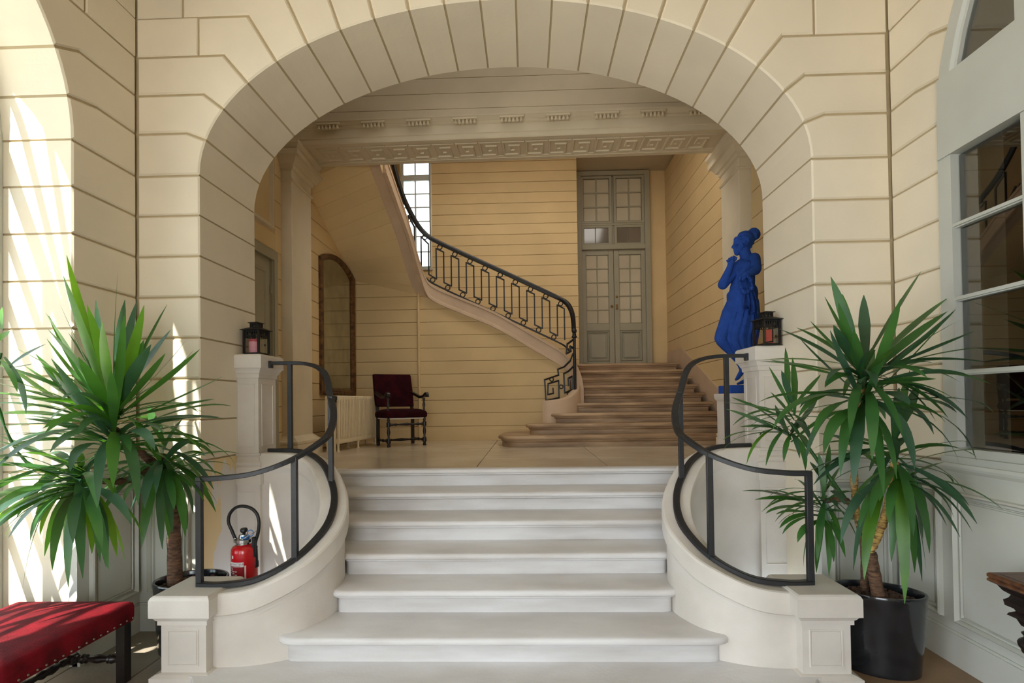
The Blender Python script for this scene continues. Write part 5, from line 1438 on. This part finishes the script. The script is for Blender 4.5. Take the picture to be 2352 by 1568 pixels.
yucca('potted_yucca', 'large yucca with sunlit leaves in a round black pot left of the steps', LP, [h1, h2, h3, h4],
      [([t0, t1, t2, t3, t4], (.044, .030), 'bark'), ([t4, t5, t6], (.026, .020), 'bark'), ([t4, aty(300, 1100, 3.2), aty(240, 1105, 3.05), aty(190, 1092, 2.96)], (.022, .016), 'bark'), ([t3, aty(378, 1070, 3.38), aty(372, 1045, 3.32)], (.024, .02), 'bark'),
       ([aty(190, 1092, 2.96), aty(60, 1060, 2.85), aty(-8, 920, 2.76), aty(2, 810, 2.75)], (.008, .006), 'leaf')], 11, LP, oval_pot(LP.x, LP.y, .235, .20, 0.0, .47, .86))
# right plant
RP = Vector((2.10, 3.24, 0))
s0 = aty(2018, 1370, 3.16); s1 = aty(2008, 1320, 3.17); s2 = aty(1998, 1268, 3.18)
g1 = ((1982, 885), 3.02, [(1908, 635, .1, .0), (1894, 681, -.1, .02), (1935, 675, .2, .0, 'l'), (1984, 677, .1, .0, 'b'), (2116, 622, .2, .02), (2178, 683, .3, .04), (2176, 715, .0, .05), (2206, 734, .1, .04), (2252, 798, .15, .06), (2283, 834, .1, .1), (1829, 752, .1, .08), (1789, 755, -.1, .06, 'b'), (1751, 826, .1, .08, 'l'), (1747, 830, -.1, .07), (1734, 930, -.1, .12), (1775, 985, -.3, .18),
     (2010, 803, -.35, .2, 'b'), (1977, 880, -.45, .15, 'b'), (1892, 1041, -.35, .22), (2003, 1054, -.45, .25), (2172, 970, -.1, .22), (2145, 997, .1, .2), (2197, 947, .05, .16), (2281, 945, .0, .18), (2243, 1058, -.05, .24), (2206, 1073, -.15, .26), (2101, 1077, -.3, .28), (2060, 1100, -.4, .26), (1930, 1090, -.3, .26), (1960, 1120, -.35, .26), (2030, 1140, -.35, .25), (1850, 1060, -.2, .22), (1830, 900, .25, .05, 'b'), (1870, 1000, -.3, .2), (2090, 930, -.35, .16), (2150, 870, -.2, .08)],
     .033, 40, (.62, (-.55, .8), (1.5, 2.5), (2.5, 3.65)))
g2 = ((1816, 968), 3.35, [(1766, 842, .0, .0), (1804, 798, .1, .0), (1795, 851, -.1, .0), (1820, 821, .1, .0), (1664, 924, -.15, .05), (1668, 939, -.1, .06), (1661, 1010, -.2, .12), (1659, 1035, -.2, .16), (1715, 1065, -.2, .2, 'l'), (1759, 1069, -.15, .2), (1745, 1000, -.1, .1), (1700, 980, -.1, .1), (1885, 860, .1, .0), (1800, 1060, -.1, .2), (1850, 1080, -.05, .2), (1870, 940, .1, .1), (1770, 900, .1, .05)],
     .022, 22, (.42, (-.7, .8), (1.3, 2.2), (2.9, 3.7)))
g3 = ((1893, 1150), 3.30, [(1726, 1125, -.1, .1), (1734, 1147, -.1, .12), (1705, 1127, -.15, .14), (1759, 1179, -.1, .14), (1797, 1226, -.15, .2), (1832, 1245, -.1, .22), (1875, 1315, -.1, .25), (1904, 1322, -.05, .25), (1845, 1300, .0, .22), (1930, 1250, -.1, .2), (1880, 1040, .0, .0), (1905, 1020, .1, .0), (1930, 1070, .1, .05), (1860, 1060, .1, .03), (1820, 1180, .05, .12), (1950, 1180, -.2, .15), (1915, 1290, -.2, .2)],
     .026, 24, (.42, (-1.1, .5), (1.5, 2.4), (2.8, 3.7)))
g4 = ((2056, 1058), 3.12, [(2190, 1109, -.05, .14), (2215, 1170, .0, .2), (2192, 1190, -.1, .22), (2127, 1308, -.1, .25), (2118, 1335, -.1, .28), (2078, 1386, -.2, .2, 'l'), (2101, 1315, -.1, .24), (2098, 1232, -.25, .24), (2047, 1290, -.1, .2), (1960, 1310, -.25, .22), (1931, 1248, -.2, .2), (1975, 1210, -.3, .2), (2040, 1200, -.35, .2), (2000, 1190, -.3, .2), (2120, 1240, .0, .2), (2135, 1270, -.15, .24), (1985, 1330, -.2, .2, 'l'), (2020, 1150, -.4, .18), (2065, 890, .15, 0), (2090, 850, .2, 0), (2110, 880, .2, .03), (2170, 1060, .0, .1)],
     .034, 30, (.52, (-1.2, .4), (1.7, 2.5), (2.6, 3.65)))
yucca('potted_yucca', 'dark green yucca in an oval glossy black planter right of the steps', RP, [g1, g2, g3, g4],
      [([s0, s1, s2], (.032, .034), 'bark'), ([s2, aty(2012, 1240, 3.15), aty(2030, 1195, 3.12), aty(2050, 1120, 3.12), aty(2056, 1060, 3.12)], (.020, .022), 'bark_pale'),
       ([aty(1986, 1355, 3.28), aty(1985, 1270, 3.28), aty(1972, 1200, 3.26), aty(1945, 1150, 3.28), aty(1893, 1150, 3.30)], (.022, .014), 'bark'), ([aty(1972, 1205, 3.26), aty(1962, 1100, 3.2), aty(1975, 960, 3.06), aty(1982, 890, 3.02)], (.018, .018), 'bark_pale'),
       ([aty(1945, 1150, 3.28), aty(1880, 1060, 3.32), aty(1816, 970, 3.35)], (.009, .008), 'leaf')], 23, RP, oval_pot(RP.x, RP.y, .245, .165, math.radians(-24), .475, .84))
